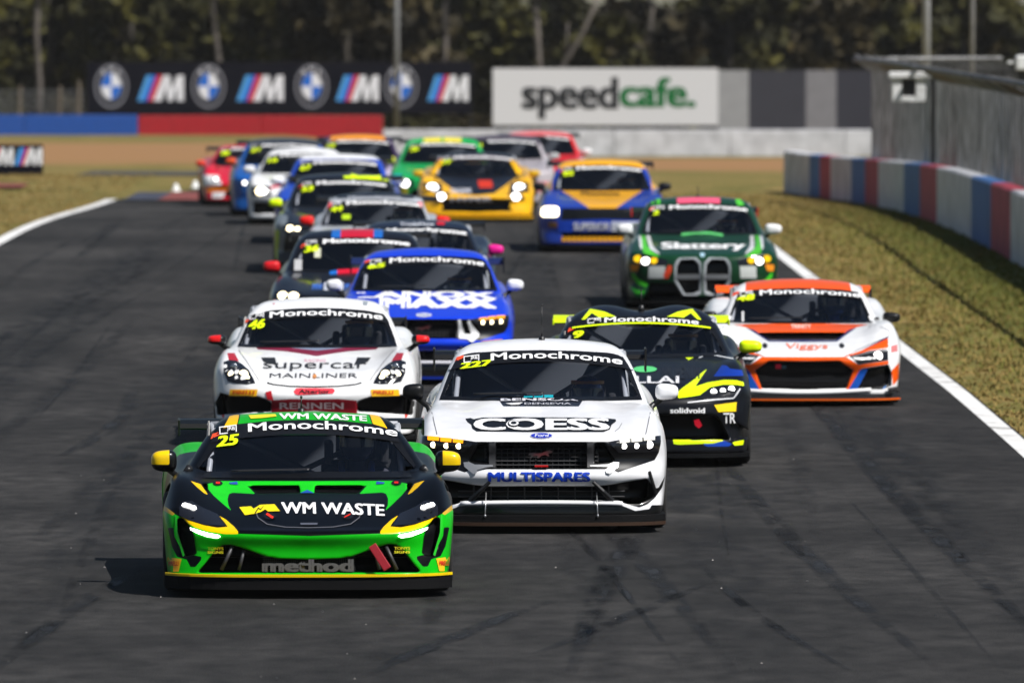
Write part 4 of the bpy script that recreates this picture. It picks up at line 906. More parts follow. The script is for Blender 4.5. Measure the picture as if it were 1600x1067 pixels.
# ---------------------------------------------------------------- white round-lamp coupe
def car_boxer():
    S = Sheet(490, 491, 179, 701); po = (310, 460, 5.337); pr = (480, 460, 5.335)
    lam = L(S(po, "205,560 250,543 310,550 360,580 410,625 450,690 472,738 400,747 300,738 240,722 208,650"))
    lint = L(S(po, "175,822 260,846 480,850 560,876 605,895 600,970 150,1000 135,900")); redb = L(S(po, "605,880 760,868 960,872 960,960 600,1000")); redb = [(-abs(redb[0][0]), redb[0][1]), redb[1], (.05, redb[2][1]), (.05, redb[3][1]), redb[4]]
    vent = L(S(po, "508,525 622,525 642,590 600,575 530,560"))
    vred = L(S(po, "450,428 470,455 700,470 820,487 950,515 950,468 800,447 650,432")); vred[4] = (.03, vred[4][1]); vred[5] = (.03, vred[5][1])
    vgry = [(.03, vred[5][1]), vred[6], vred[7], (vred[7][0], .93), (.03, .93)]
    ptch = L(S(po, "228,483 290,483 330,552 245,545")); acc = L(S(pr, "765,880 815,888 832,1000 812,1040 790,930"))
    dk = L(S(po, "170,812 260,838 480,842 560,868 600,890 560,905 480,865 260,860 170,850"))
    c = Car('boxer', "race_car", "white coupe with red mirrors and round dark headlamps behind the leading green car, number 46", 490.5, 179, 0, .012, [dict(p=lint, d=.08, y=(-.2, .8))], "f2f2f2",
            [("9a1828", redb, {'y': (-1, .6)}), ("8c1c3c", vred, {'y': (.6, 1.6)}), ("8490a8", vgry, {'y': (.6, 1.6)}), ("b81c28", ptch, {'y': (.2, 1.5)}), ("3a4048", dk, {'y': (-1, .9)}), ("e04030", acc, {'y': (-1, .9)})])
    r = c.root; c.both("bonnet_duct", vent, BLACK, .005)
    fit_basics(c, wing=(4.05, .95, .76, .26, "101010", "101012"), ep=(.10, .07), mirrors=[(-.878, .955, .165, .085, ("e01c1c", "0a0a0b"), 0), (.90, .955, .165, .085, ("e01c1c", "0a0a0b"), 0)])
    fit_glass(c, band=.083, tx=(-.425, .56), lg=(-.60, -.475), tb=1.160, th=.052, num="46", numpos=(-.615, -.47, 1.035, 1.115), curve=.13, bold=.018)
    fit_cabin(c, .34, 2.32); add_driver(c, "driver inside the white coupe with red mirrors", "5a606c", "50505c")
    for sg in (-1, 1):
        e = c.decal("headlight", [[(abs(u) * sg, v) for u, v in lam]], GLOSSB, .003) or r
        for (x, y, rr) in ((265, 660, .022), (372, 662, .038), (398, 690, .024)):
            u, v = S(po, "%d,%d" % (x, y))[0]; c.lens(abs(u) * sg, v, rr, LAMPWARM, e, "lamp", 0, .35)
        u, v = S(po, "290,600")[0]; c.lens(abs(u) * sg, v, .034, pmat("lamp_chrome", (.4, .42, .45), .2, .9), e, "reflector", 0, .35)
        st = S(po, "258,788 492,788 482,845 252,840"); c.decal("tyre_sticker", [[(abs(u) * sg, v) for u, v in st]], decal_mat("f4b818"), .004)
        x0, x1 = (363, 397) if sg < 0 else (582, 613); c.tpx(S, "PIRELLI", x0, x1, 615, 609.5, "d05018", bold=.03, off=.007)
    lz = S(po, "790,805 808,782 830,778 950,780 965,822 830,834 806,828"); c.decal("sponsor_lozenge", [lz[:4] + [(-lz[4][0] * 0 + .165, lz[3][1]), (.185, (lz[3][1] + lz[4][1]) / 2), (.165, lz[4][1])] + lz[5:]], decal_mat("f03848"), .004)
    c.tpx(S, "Alterior", 466, 515, 614, 608, "301018", bold=.02, off=.007)
    c.tpx(S, "supercar", 409, 571, 579.5, 566.5, "2a2a2c", bold=.0, curve=.0); c.tpx(S, "MAINLINER", 420, 558, 590, 583, "303034", bold=.0); c.tpx(S, "RACING", 473, 506, 565, 560.5, "d8a0b0", bold=.0)
    c.tpx(S, "RENNEN", 436, 536, 638, 628, "e8d0d0", bold=.02, off=.006); c.disc("nose_badge", 0, .632, .018, .020, decal_mat("d08848"), .005)
    g = L(S(po, "568,733 620,748 750,762 945,768")); g[-1] = (0, g[-1][1]); c.stroke("panel_gap", g, .012, BLACK, .003, True)
    c.decal("roof_mark", [L(S(po, "552,45 598,42 600,80 550,82"))], decal_mat("d89098"), .004); c.decal("roof_mark", [[(-u, v) for u, v in L(S(pr, "425,55 465,60 460,90 425,85"))]], decal_mat("9098a0"), .004)
    for g in (-1, 1): c.stroke("panel_gap", [(abs(u) * g, v) for u, v in S(po, "318,462 380,540 440,625 500,715")], .005, pmat("gap_line", (.10, .10, .11), .4), .002)
    c.decal("intake_flap", [L(S(po, "555,812 605,800 622,880 572,872"))], decal_mat("c01c28"), .006)
    return c
# ---------------------------------------------------------------- black and lime long-nose coupe
def car_lime():
    S = Sheet(1003, 999.6, 186.2, 731); su = (990, 540, 5.614); s4 = (860, 470, 5.333)
    yb_ = L(S(su, "380,405 420,368 500,308 590,228 632,198 530,357 640,320 780,298 880,300 955,318 958,352 900,343 780,340 660,365 575,432 480,447 385,458"))
    blu = L(S(su, "688,268 758,168 802,172 825,198 935,213 950,262")); intk = L(S(su, "70,612 600,602 715,612 750,645 845,822 780,822 400,822 70,822")); intk[0] = (.05, intk[0][1]); intk[-1] = (.05, intk[-1][1])
    lip = L(S(su, "338,742 420,808 520,830 762,820 795,832 700,856 400,868 352,862")); blip = L(S(su, "585,858 700,858 795,833 872,860 835,882 650,884")); ysm = L(S(su, "865,848 972,824 962,870 890,874"))
    side = L(S(su, "840,640 930,690 1010,740 1000,800 930,812 880,840 855,800"))
    rf = L(S(s4, "243,157 318,62 345,68 440,88 530,128 535,142 400,142 332,100 272,157")); arr = L(S(su, "288,72 380,50 460,68 500,64 572,68 468,126 420,88"))
    c = Car('longnose', "race_car", "black coupe with lime yellow slashes and lime mirrors behind the white coupe, number 9", 1003, 186.2, -.6, .012, [dict(p=intk, d=.12, y=(-.2, .6)), dict(p=side, d=.05, y=(-.2, .9))], "0b0c12",
            [("e2ff00", yb_, {'y': (-1, 1.5)}), ("1038a0", blu, {'y': (-1, 1.7)}), ("e2ff00", lip, {'y': (-1, .8)}), ("1040a8", blip, {'y': (-1, .8)}), ("e2ff00", ysm, {'y': (-1, .9)}), ("e2ff00", rf, {'y': (1.5, 4)}), ("e2ff00", arr, {'y': (.8, 1.7)})], coat=.2)
    r = c.root
    fit_basics(c, lip="08080a", splitz=(.085, .12), splitf=.05, wing=(4.0, 1.085, .77, .25, "c8e000", "c8e000"), ep=(.02, .03), antenna=(0, .16), mirrors=[(-.90, 1.02, .195, .11, ("e2ff00", "0a0a0b"), 0), (.915, 1.02, .195, .11, ("e2ff00",), 0)])
    fit_glass(c, band=.062, tx=(-.31, .48), lg=(-.45, -.34), tb=1.222, th=.042, num="9", numpos=(-.585, -.49, 1.08, 1.14), curve=.12, bold=.018)
    c.stroke("sun_strip_edge", [(u, 1.208 - .12 * u * u) for u in np.linspace(-.58, .58, 21)], .012, decal_mat("e2ff00"), .012)
    fit_cabin(c, .34, 2.28); add_driver(c, "driver in a black helmet inside the black and lime coupe", "403038", "402030")
    for sg in (-1, 1):
        hl = [(abs(u) * sg, v) for u, v in S(su, "480,500 575,440 655,382 760,352 880,350 942,372 932,402 882,462 700,475")]; e = c.decal("headlight", [hl], GLOSSB, .003) or r
        for (x, y, rr) in ((695, 405, .027), (775, 395, .024), (850, 382, .028)):
            u, v = S(su, "%d,%d" % (x, y))[0]; c.lens(abs(u) * sg, v, rr, LAMPW, e, "lamp", 0, .35)
        c.stroke("light_strip", [(abs(u) * sg, v) for u, v in S(su, "470,500 600,485 700,475 868,460 890,430 922,378")], .010, decal_mat("d8d8dc"), .006)
        c.decal("tyre_sticker", [[(abs(u) * sg, v) for u, v in S(su, "703,520 898,494 896,575 742,582")]], decal_mat("f0d010"), .004)
        c.stroke("fender_line", [(abs(u) * sg, v) for u, v in S(su, "558,108 620,80 700,86 860,116")], .010, decal_mat("c8ccd0"), .004)
    c.tpx(S, "TR", 1130, 1149, 661, 645, "e0e0e0", bold=.02); c.tpx(S, "solidvoid", 1047, 1101, 645.5, 637, "f0f0f0", bold=.03)
    c.tpx(S, "VILLAI", 955, 1058.5, 599, 588, "e0e0e4", bold=.02); c.disc("green_badge", S.pt(1005, 577)[0], S.pt(1005, 577)[1], .10, .026, decal_mat("58c878"), .004)
    c.tpx(S, "MMUMENUM", 1030, 1090, 592, 573, "1c1e24", bold=.03)
    c.decal("tow_tab", [[S.pt(1084, 656), S.pt(1092, 654), S.pt(1097, 664), S.pt(1092, 669), S.pt(1086, 664)]], decal_mat("d01830"), .01)
    return c
# ---------------------------------------------------------------- white and orange wedge coupe
def car_wedge():
    S = Sheet(1257, 1254, 163, 634); r5 = (1110, 430, 5.337); r6 = (1250, 430, 5.081); Z = lambda p, ks: [(.05 if i in ks else u, v) for i, (u, v) in enumerate(L(p))]
    roof = Z(S(r6, "20,-40 430,35 445,125 300,105 20,88"), (0, 4)); cowl = Z(S(r6, "20,365 560,375 450,402 378,442 20,440"), (0, 4)); rec = Z(S(r6, "20,442 376,442 290,498 20,494"), (0, 3))
    navy = Z(S(r6, "20,494 288,500 400,420 465,398 300,512 20,516"), (0, 5)); gr = Z(S(r6, "20,672 320,668 352,692 425,737 372,882 20,892"), (0, 5))
    ora = Z(S(r6, "20,634 370,632 465,696 708,664 712,690 492,724 388,896 364,900 372,882 425,737 352,692 320,668 20,668"), (0, 12)); oab = L(S(r6, "350,630 500,578 702,482 706,562 560,582 400,626")); nv2 = L(S(r6, "470,590 716,462 722,436 704,482 500,578"))
    sin_ = L(S(r6, "545,728 700,702 722,760 700,850 660,882 480,888")); sbk = L(S(r6, "492,726 710,692 738,760 735,860 660,892 385,896")); bl1 = L(S(r6, "478,738 545,726 458,890 388,893")); bl2 = L(S(r6, "702,738 724,750 684,880 660,890"))
    lipw = Z(S(r6, "20,900 370,900 662,876 656,916 370,936 20,942"), (0, 5)); osd = L(S(r6, "800,676 735,742 745,865 800,800")); 
    c = Car('wedge', "race_car", "white and orange coupe with a black mirror running beside the white edge line", 1257, 163, 0, .0125, [dict(p=gr, d=.10, y=(-.2, .5)), dict(p=rec, d=.04, y=(.4, 1.4)), dict(p=sin_, d=.06, y=(-.2, .8))], "f0f0f0",
            [("f25800", roof, {'y': (1.7, 4)}), ("f25800", cowl, {'y': (.5, 1.7)}), ("1a2060", navy, {'y': (.5, 1.7)}), ("f25800", ora, {'y': (-1, 1)}), ("f25800", oab, {'y': (-1, 1.4)}), ("1a2060", nv2, {'y': (-1, 1.4)}), ("101014", sbk, {'y': (-1, 1)}), ("1050b0", bl1, {'y': (-1, 1)}), ("1878c8", bl2, {'y': (-1, 1)}), ("f25800", osd, {'y': (-1, 1.2)})])
    r = c.root
    fit_basics(c, lip="2a2a2c", splitz=(.085, .12), splitf=.06, trim=[(.07, .085, "e06010", .012)], wing=(4.05, .985, .775, .27, "f25800", "181818"), ep=(.07, .03), mirrors=[(-.88, .875, .175, .10, ("0a0a0b",), 0), (.88, .865, .175, .10, ("0a0a0b",), 0)])
    fit_glass(c, band=.062, tx=(-.375, .59), lg=(-.56, -.44), tb=1.083, th=.048, num="48", numpos=(-.60, -.43, 1.008, 1.065), curve=.11, bold=.018)
    fit_cabin(c, .34, 2.28); add_driver(c, "driver with blue gloves inside the white and orange coupe", "505868", "2858b0")
    for sg in (-1, 1):
        hl = [(abs(u) * sg, v) for u, v in S(r6, "392,626 560,587 688,573 702,590 706,660 470,690")]; e = c.decal("headlight", [hl], GLOSSB, .003) or r
        u, v = S(r6, "622,625")[0]; c.lens(abs(u) * sg, v, .042, LAMPW, e, "lamp", 0, .35); c.stroke("lamp_edge", [(abs(u) * sg, v) for u, v in S(r6, "410,634 560,600 690,585")], .007, pmat("bright_silver", (.5, .5, .5), .3, .7), .006, parent=e)
        u, v = S(r6, "335,545")[0]; c.disc("bonnet_latch", abs(u) * sg, v, .025, .024, BLACK, .004)
        c.decal("dive_plane", [[(abs(u) * sg, v) for u, v in S(r6, "690,880 795,862 795,900 700,915")]], GREYP, .02, thick=.06)
    lp_ = [c.hit(u, .143 + .07 * u * u)[0] for u in np.linspace(-.64, .64, 25)]; MB().tube([p + Vector((0, -.012, 0)) for p in lp_ if p is not None], .021, 8).build("front_lip", decal_mat("e8e8e8"), r, True)
    c.tpx(S, "Viggys", 1226, 1292, 545, 534, "f06830", bold=.0, shear=.3); c.tpx(S, "TRINITY", 1239, 1270, 511, 504.5, "f0d8c8", bold=.02)
    c.decal("grille_badge", [[S.pt(1212, 566), S.pt(1221, 566), S.pt(1221, 573), S.pt(1212, 573)]], decal_mat("d82040"), .004); c.decal("grille_badge", [[S.pt(1222, 568), S.pt(1229, 568), S.pt(1229, 573), S.pt(1222, 573)]], decal_mat("486878"), .004)
    c.decal("side_sticker", [[(abs(u), v) for u, v in S(r6, "725,545 775,535 778,590 728,600")]], decal_mat("c87878"), .004); c.decal("screen_sticker", [S(r5, "285,290 305,288 300,375 280,375")], decal_mat("c8c8c8"), .006)
    for g in (-1, 1): c.stroke("panel_gap", [(abs(u) * g, v) for u, v in S(r6, "600,378 712,425 708,470 500,560 352,630")], .005, pmat("gap_line", (.10, .10, .11), .4), .002)
    m = MB()
    for k in range(16): z = .2 + k * .015; m.tube([(-.5, .08, z), (.5, .08, z)], .002, 3, cap=False)
    m.build("grille_mesh", GREYP, r)
    return c
# ---------------------------------------------------------------- dark green saloon with tall grille
def car_darkgreen():
    S = Sheet(1098, 1094, 127.2, 484); g7 = (960, 300, 5.614); g6 = (820, 230, 3.81)
    kin = L(S(g7, "570,597 690,592 735,640 747,735 742,870 690,892 618,893 545,765 545,655")); ko = L(S(g7, "560,578 705,573 752,620 768,735 762,892 700,918 600,910 528,785 522,650 530,610"))
    w1 = L(S(g7, "208,360 235,360 234,520 212,480")); lm = L(S(g7, "235,360 272,360 278,470 332,530 395,572 250,538 234,500")); w2 = L(S(g7, "278,368 312,368 325,470 395,552 300,500"))
    l1 = L(S(g7, "158,698 215,762 295,812 282,838 200,800 160,745")); l2 = L(S(g7, "140,820 200,860 270,862 265,892 195,895 145,850")); low = L(S(g7, "310,800 530,800 600,912 780,922 780,940 250,940 290,880")); low[4] = (.05, low[4][1]); low[3] = (.05, low[3][1])
    c = Car('saloon', "race_car", "dark green saloon with two tall silver grilles and white mirrors", 1098, 127.2, .3, .0135, [dict(p=kin, d=.08, y=(-.2, .5)), dict(p=low, d=.08, y=(-.2, .6))], "0a3a20",
            [("a8acb0", ko, {'y': (-1, .6)}), ("e8e8e8", w1, {'y': (-1, 1.5)}), ("50c820", lm, {'y': (-1, 1.5)}), ("e8e8e8", w2, {'y': (-1, 1.5)}), ("48c828", l1, {'y': (-1, 1)}), ("38b828", l2, {'y': (-1, 1)})])
    r = c.root
    fit_basics(c, lip="101010", wing=(4.45, 1.10, .80, .26, "0c2018", "d01820"), ep=(.06, .05), antenna=(0, .13), mirrors=[(-.92, .99, .20, .13, ("e8e8e8",), 0), (.905, .99, .21, .13, ("e8e8e8",), 0)])
    fit_glass(c, band=.065, tx=(-.36, .60), lg=(-.575, -.42), tb=1.236, th=.05, num="2", numpos=(-.57, -.49, 1.155, 1.21), curve=.11, bold=.03, tcol="0c1814")
    fit_cabin(c, .36, 2.32); add_driver(c, "driver inside the dark green saloon", "686870", "602028")
    kb = MB()
    for sg in (-1, 1):
        hl = [(abs(u) * sg, v) for u, v in S(g7, "160,560 240,545 380,575 460,600 455,640 300,645 170,640")]; e = c.decal("headlight", [hl], GLOSSB, .003) or r
        for (x, y, rr, mt) in ((200, 585, .055, LAMPYEL), (340, 602, .048, LAMPYEL), (270, 606, .055, LAMPW)):
            u, v = S(g7, "%d,%d" % (x, y))[0]; c.lens(abs(u) * sg, v, rr, mt, e, "lamp", 0, .35, rr * .8)
        c.decal("side_marker", [[(abs(u) * sg, v) for u, v in S(g7, "138,640 218,632 205,692 150,694")]], decal_mat("f09020"), .004)
        c.decal("tyre_sticker", [[(abs(u) * sg, v) for u, v in S(g7, "300,650 442,650 442,756 300,756")]], decal_mat("c8ccc8"), .004)
        kb = c.decal("grille_bar", [[(abs(u) * sg, v) for u, v in S(g7, "545,722 748,722 748,765 545,765")]], decal_mat("888a8c"), .0, push=.0)
    c.decal("sponsor_patch", [[(-abs(u), v) for u, v in S(g7, "432,720 470,640 500,650 500,700 470,760 435,755")]], decal_mat("e04828"), .004)
    c.tpx(S, "Slattery", 1031, 1162, 392, 379, "f0f0f0", bold=.04, shear=.1); c.disc("nose_badge", 0, .672, .03, .025, decal_mat("a8c8d8"), .005)
    c.decal("roof_panel", [[S.pt(1061, 318.5), S.pt(1061, 310), S.pt(1095, 309), S.pt(1128, 310), S.pt(1128, 318.5), S.pt(1095, 317)]], decal_mat("e85878"), .006)
    c.decal("roof_corner", [[S.pt(1020, 319), S.pt(1026, 311), S.pt(1035, 311), S.pt(1034, 320)]], decal_mat("50c038"), .006); c.decal("roof_corner", [[S.pt(1152, 312), S.pt(1160, 312), S.pt(1166, 321), S.pt(1155, 322)]], decal_mat("50c038"), .006)
    c.stroke("cowl_stripe", [S.pt(1065, 367), S.pt(1085, 364.5), S.pt(1110, 364.5), S.pt(1130, 368)], .03, decal_mat("58b868"), .005)
    return c
CARS += [car_white_muscle, car_blue_muscle, car_boxer, car_lime, car_wedge, car_darkgreen]
# ---------------------------------------------------------------- the rest of the field
def rect(S, x0, y0, x1, y1): return [S.pt(x0, y0), S.pt(x1, y0), S.pt(x1, y1), S.pt(x0, y1)]
def kidney_feats():
    S = Sheet(1098, 1094, 127.2, 484); g7 = (960, 300, 5.614)
    kin = L(S(g7, "570,597 690,592 735,640 747,735 742,870 690,892 618,893 545,765 545,655")); ko = L(S(g7, "560,578 705,573 752,620 768,735 762,892 700,918 600,910 528,785 522,650 530,610"))
    low = L(S(g7, "310,800 530,800 600,912 780,922 780,940 250,940 290,880")); low[4] = (.05, low[4][1]); low[3] = (.05, low[3][1])
    return kin, ko, low
GENF = {'saloon': [(-.62, .30), (-.5, .44), (.05, .46), (.05, .20), (-.58, .20)], 'boxer': [(-.78, .40), (-.3, .36), (-.25, .20), (-.78, .20)], 'wedge': [(-.62, .40), (-.45, .46), (.05, .46), (.05, .22), (-.5, .22)],
        'mid': [(-.6, .20), (-.45, .36), (.05, .28), (.05, .18)], 'muscle': [(-.6, .66), (.05, .68), (.05, .48), (-.55, .48)], 'longnose': [(-.6, .5), (.05, .5), (.05, .22), (-.55, .22)]}
def field_car(tn, label, cx, s, yb, base, regs, lamps, num=None, roof=None, mirrors=("e8e8e8", "e8e8e8"), wingc="101010", group=None, h=.022, band="101012", yaw=0., lip="101010", textm=True, driver=None, kid=False, lampc=None):
    w = TYPES[tn]['w']; tp = TYPES[tn]['loop'][-1][1]; rg = []
    feats = [dict(p=GENF[tn], d=.08, y=(-.2, .7))]
    if kid: kin, ko, low = kidney_feats(); feats = [dict(p=kin, d=.08, y=(-.2, .5)), dict(p=low, d=.08, y=(-.2, .6))]; rg.append(("60646a", ko, {'y': (-1, .6)}))
    if roof: rg.append((roof, [(-.66, tp - .10), (-.3, tp - .02), (.05, tp - .005), (.05, tp + .3), (-.66, tp + .3)], {'y': (1.9, 4.2)}))
    rg += regs
    c = Car(tn, "race_car", label, cx, s, yaw, h, feats, base, rg, group="race cars far back in the pack" if s < 112 else None); mv = TYPES[tn]['loop'][0][1] + .07
    fit_basics(c, lip=lip, wing=(TYPES[tn]['L'] - .3, TYPES[tn]['RF'][5][1] - .02, .80, .26, wingc, wingc), ep=(.06, .05), mirrors=[(-w + .03, mv, .19, .12, (mirrors[0],), 0), (w - .03, mv, .19, .12, (mirrors[1],), 0)], wipers=False)
    fit_glass(c, band=.072, tx=(-.37, .58), lg=(-.56, -.44), tb=tp - .060, th=.048, num=num, numpos=(-.58, -.42, tp - .17, tp - .10), curve=.12, bold=.04, tcol=band)
    if driver: fit_cabin(c, .36, 2.30, net=False); add_driver(c, driver, "505868", "484850")
    for (u, v, rr, mt) in lamps:
        hs = [(u - rr * 1.9, v - rr * .9), (u + rr * 1.9, v - rr * .9), (u + rr * 1.7, v + rr), (u - rr * 1.7, v + rr)]; e = c.decal("headlight", [hs], GLOSSB, .003) or c.root; c.lens(u, v, rr, mt, e, "lamp", 0, .35, rr * .8)
    return c
def car_black_stripes():
    S = Sheet(553, 553, 143, 550)
    c = field_car('saloon', "black saloon with a red and blue roof stripe and a red mirror, number 36", 553, 143, 550, "0d0d12", [("c8102c", [(-.18, 1.27), (.05, 1.27), (.05, 1.6), (-.18, 1.6)], {'y': (1.9, 4)}), ("1a68c0", [(-.28, 1.27), (-.18, 1.27), (-.18, 1.6), (-.28, 1.6)], {'y': (1.9, 4)})],
        [(-.66, .665, .055, LAMPWARM), (-.78, .67, .055, LAMPWARM), (.66, .665, .055, LAMPWARM), (.78, .67, .055, LAMPWARM)], "36", mirrors=("d01820", "d01820"), h=.0155, kid=True, driver="driver inside the black saloon with the red and blue roof stripe")
    c.tpx(S, "MW", 487, 503, 446, 436, "3868c0", bold=.05); c.decal("sponsor_panel", [rect(S, 505, 446, 535, 434)], decal_mat("c8ccd8"), .004); c.tpx(S, "MW", 537, 552, 446, 436, "3868c0", bold=.05)
    c.stroke("cowl_stripe", [S.pt(512, 420), S.pt(524, 418)], .04, decal_mat("1a68c0"), .004); c.stroke("cowl_stripe", [S.pt(524, 418), S.pt(562, 416)], .05, decal_mat("c8102c"), .004)
    c.decal("screen_sticker", [rect(S, 456, 416, 468, 399)], decal_mat("b8b8b8"), .006); c.decal("screen_sticker", [rect(S, 487, 396, 497, 381)], decal_mat("c8c8b0"), .006)
def car_navy():
    S = Sheet(650, 650, 132, 504)
    c = field_car('wedge', "dark navy coupe with a pink mirror squeezed behind the bright blue coupe", 650, 132, 504, "141a28", [], [(-.70, .60, .04, LAMPW), (.70, .60, .04, LAMPW)], "7", mirrors=("e81890", "e81890"), h=.0155, roof="182030", driver="driver inside the dark navy coupe")
    c.tpx(S, "TradeFlow", 622, 676, 351, 346, "c8ccd4", bold=.03, curve=.05); c.decal("roof_mark", [rect(S, 680, 350, 692, 345)], decal_mat("c01828"), .005)
def car_silver_red():
    S = Sheet(583, 583, 121, 458)
    c = field_car('boxer', "silver and black coupe with red screen corners, lime number 44", 583, 121, 458, "b4b8be", [("12141a", [(-.5, 1.24), (.05, 1.26), (.05, 1.6), (-.5, 1.6)], {'y': (1.9, 4.5)})],
        [(-.62, .62, .05, LAMPW), (.62, .62, .05, LAMPW)], "44", mirrors=("e01818", "e01818"), h=.0155, driver="driver inside the silver and black coupe")
    c.tpx(S, "Monochrome", 541, 623, 307, 303.5, "b8bcc4", bold=.03, curve=.05)
    for g in (-1, 1): c.decal("screen_corner", [[(g * .60, 1.13), (g * .585, 1.19), (g * .54, 1.19), (g * .56, 1.13)]], decal_mat("e02828"), .008)
    c.decal("screen_sticker", [rect(S, 532, 341, 545, 333)], decal_mat("b0d020"), .006)
def car_lime_roof():
    S = Sheet(533, 533, 114, 429)
    c = field_car('saloon', "black saloon with half its roof lime yellow and a lime mirror, headlamps glowing", 533, 114, 429, "14161c", [("70787e", [(-.98, .3), (-.8, .3), (-.74, .8), (-.98, .9)], {'y': (-1, 1.4)}), ("a8c820", [(-.93, .2), (-.88, .2), (-.85, .6), (-.9, .62)], {'y': (-1, 1.2)})],
        [(-.70, .63, .05, LAMPWARM), (-.60, .62, .04, LAMPWARM), (.70, .63, .05, LAMPWARM)], "53", mirrors=("e2ff00", "e2ff00"), h=.018, kid=True, driver="driver inside the black saloon with the lime roof half")
    o = c.decal("roof_panel", [[(.0, 1.315), (0, 1.42), (.75, 1.42), (.72, 1.2), (.58, 1.285), (.3, 1.31)]], decal_mat("e2ff00"), .006, ymax=4)
def car_bluewhite():
    S = Sheet(525, 525, 103, 382.6)
    c = field_car('saloon', "blue saloon with a white roof, blue band over its windscreen", 525, 103, 382.6, "1c48b8", [("e8e8ea", [(-.7, 1.30), (.05, 1.315), (.05, 1.6), (-.7, 1.6)], {'y': (1.9, 4.8)}), ("e0e0e4", [(-.5, .55), (.05, .6), (.05, .45), (-.5, .42)], {'y': (-1, .8)})],
        [(-.72, .63, .05, LAMPW), (.72, .63, .05, LAMPW)], "67", mirrors=("f0f0f0", "f0f0f0"))
def car_white_far():
    S = Sheet(470, 470, 95, 349)
    c = field_car('boxer', "white coupe with glaring headlamps and red bonnet marks, far left of the pack", 470, 95, 349, "e8e8e8", [("2a2c34", [(-.3, .86), (.05, .86), (.05, .70), (-.18, .70)], {'y': (-1, 1.5)}), ("c83848", [(-.5, .66), (-.2, .74), (-.2, .68), (-.5, .6)], {'y': (-1, 1.5)})],
        [(-.66, .57, .085, LAMPWARM), (-.60, .56, .06, LAMPW), (.66, .57, .085, LAMPWARM)], "16", mirrors=("e8e8e8", "e8e8e8"))
def car_blue_far():
    field_car('saloon', "mid blue saloon with a dark roof and lime number half hidden behind the white coupe", 446, 90, 328, "1458a8", [("3a3e44", [(-.66, 1.25), (.05, 1.28), (.05, 1.6), (-.66, 1.6)], {'y': (1.9, 4)})],
        [(-.7, .6, .04, LAMPW), (.7, .6, .04, LAMPW)], "31", mirrors=("d85020", "d85020"), yaw=2)
def car_red_far():
    S = Sheet(398, 398, 83, 299)
    c = field_car('mid', "red coupe with a white and orange nose at the left end of the pack", 398, 83, 299, "d01830", [("e8e8e8", [(-.98, .62), (-.66, .6), (-.62, .42), (-.98, .4)], {'y': (-1, 1.5)}), ("f08018", [(-.9, .40), (-.4, .40), (-.4, .30), (-.9, .28)], {'y': (-1, 1.)}), ("e8e8e8", [(-.8, .28), (-.55, .28), (-.6, .17), (-.8, .17)], {'y': (-1, 1.)})],
        [(-.72, .52, .04, LAMPW), (.72, .52, .04, LAMPW)], "8", mirrors=("d84030", "d84030"), yaw=3)
def car_orange_roof():
    field_car('saloon', "dark purple saloon with an orange roof and white nose patches", 556, 84, 303, "3a2448", [("f09818", [(-.5, 1.26), (.05, 1.29), (.05, 1.6), (-.5, 1.6)], {'y': (1.9, 4)}), ("c8b8d0", [(-.95, .8), (-.6, .8), (-.5, .6), (-.95, .6)], {'y': (-1, 1.5)}), ("e05078", [(-.9, .42), (-.6, .42), (-.62, .3), (-.9, .3)], {'y': (-1, 1)})],
        [(-.62, .55, .07, LAMPW), (.62, .55, .07, LAMPW)], "19", mirrors=("8050a0", "8050a0"))
def car_green_far():
    field_car('saloon', "bright green coupe with two yellow roof patches", 690, 88.5, 322, "10a850", [("10b050", [(-.7, 1.28), (.05, 1.29), (.05, 1.6), (-.7, 1.6)], {'y': (1.9, 4)}), ("f0e040", [(-.33, 1.28), (-.02, 1.29), (-.02, 1.6), (-.33, 1.6)], {'y': (1.9, 4)}), ("20b0c0", [(-.95, .72), (-.7, .72), (-.7, .62), (-.95, .62)], {'y': (-1, 1.5)}), ("d8c830", [(-.9, .5), (-.6, .5), (-.6, .35), (-.9, .35)], {'y': (-1, 1)})],
        [(-.64, .56, .08, LAMPW), (.64, .56, .08, LAMPW)], "5", mirrors=("e0e040", "18b060"))
def car_grey_far():
    field_car('saloon', "grey and white saloon half hidden behind the yellow coupe, one headlamp showing", 788, 84, 303, "b8b0b4", [("585058", [(-.7, 1.20), (.05, 1.24), (.05, 1.6), (-.7, 1.6)], {'y': (1.9, 4)}), ("e89090", [(-.95, .5), (-.5, .5), (-.5, .3), (-.95, .3)], {'y': (-1, 1)})],
        [(-.45, .52, .09, LAMPW), (.45, .52, .09, LAMPW)], "73", mirrors=("b8b8b8", "b8b8b8"))
def car_red_last():
    field_car('saloon', "bright red saloon with white cheeks at the very back of the pack", 843, 80, 286, "e02020", [("e06868", [(-.7, 1.28), (.05, 1.29), (.05, 1.6), (-.7, 1.6)], {'y': (1.9, 4)}), ("f0d8d8", [(-.96, .85), (-.8, .85), (-.62, .55), (-.96, .55)], {'y': (-1, 1.4)})],
        [(-.72, .58, .05, LAMPW), (.72, .58, .05, LAMPW)], "21", mirrors=("e8e8e8", "e8e8e8"))
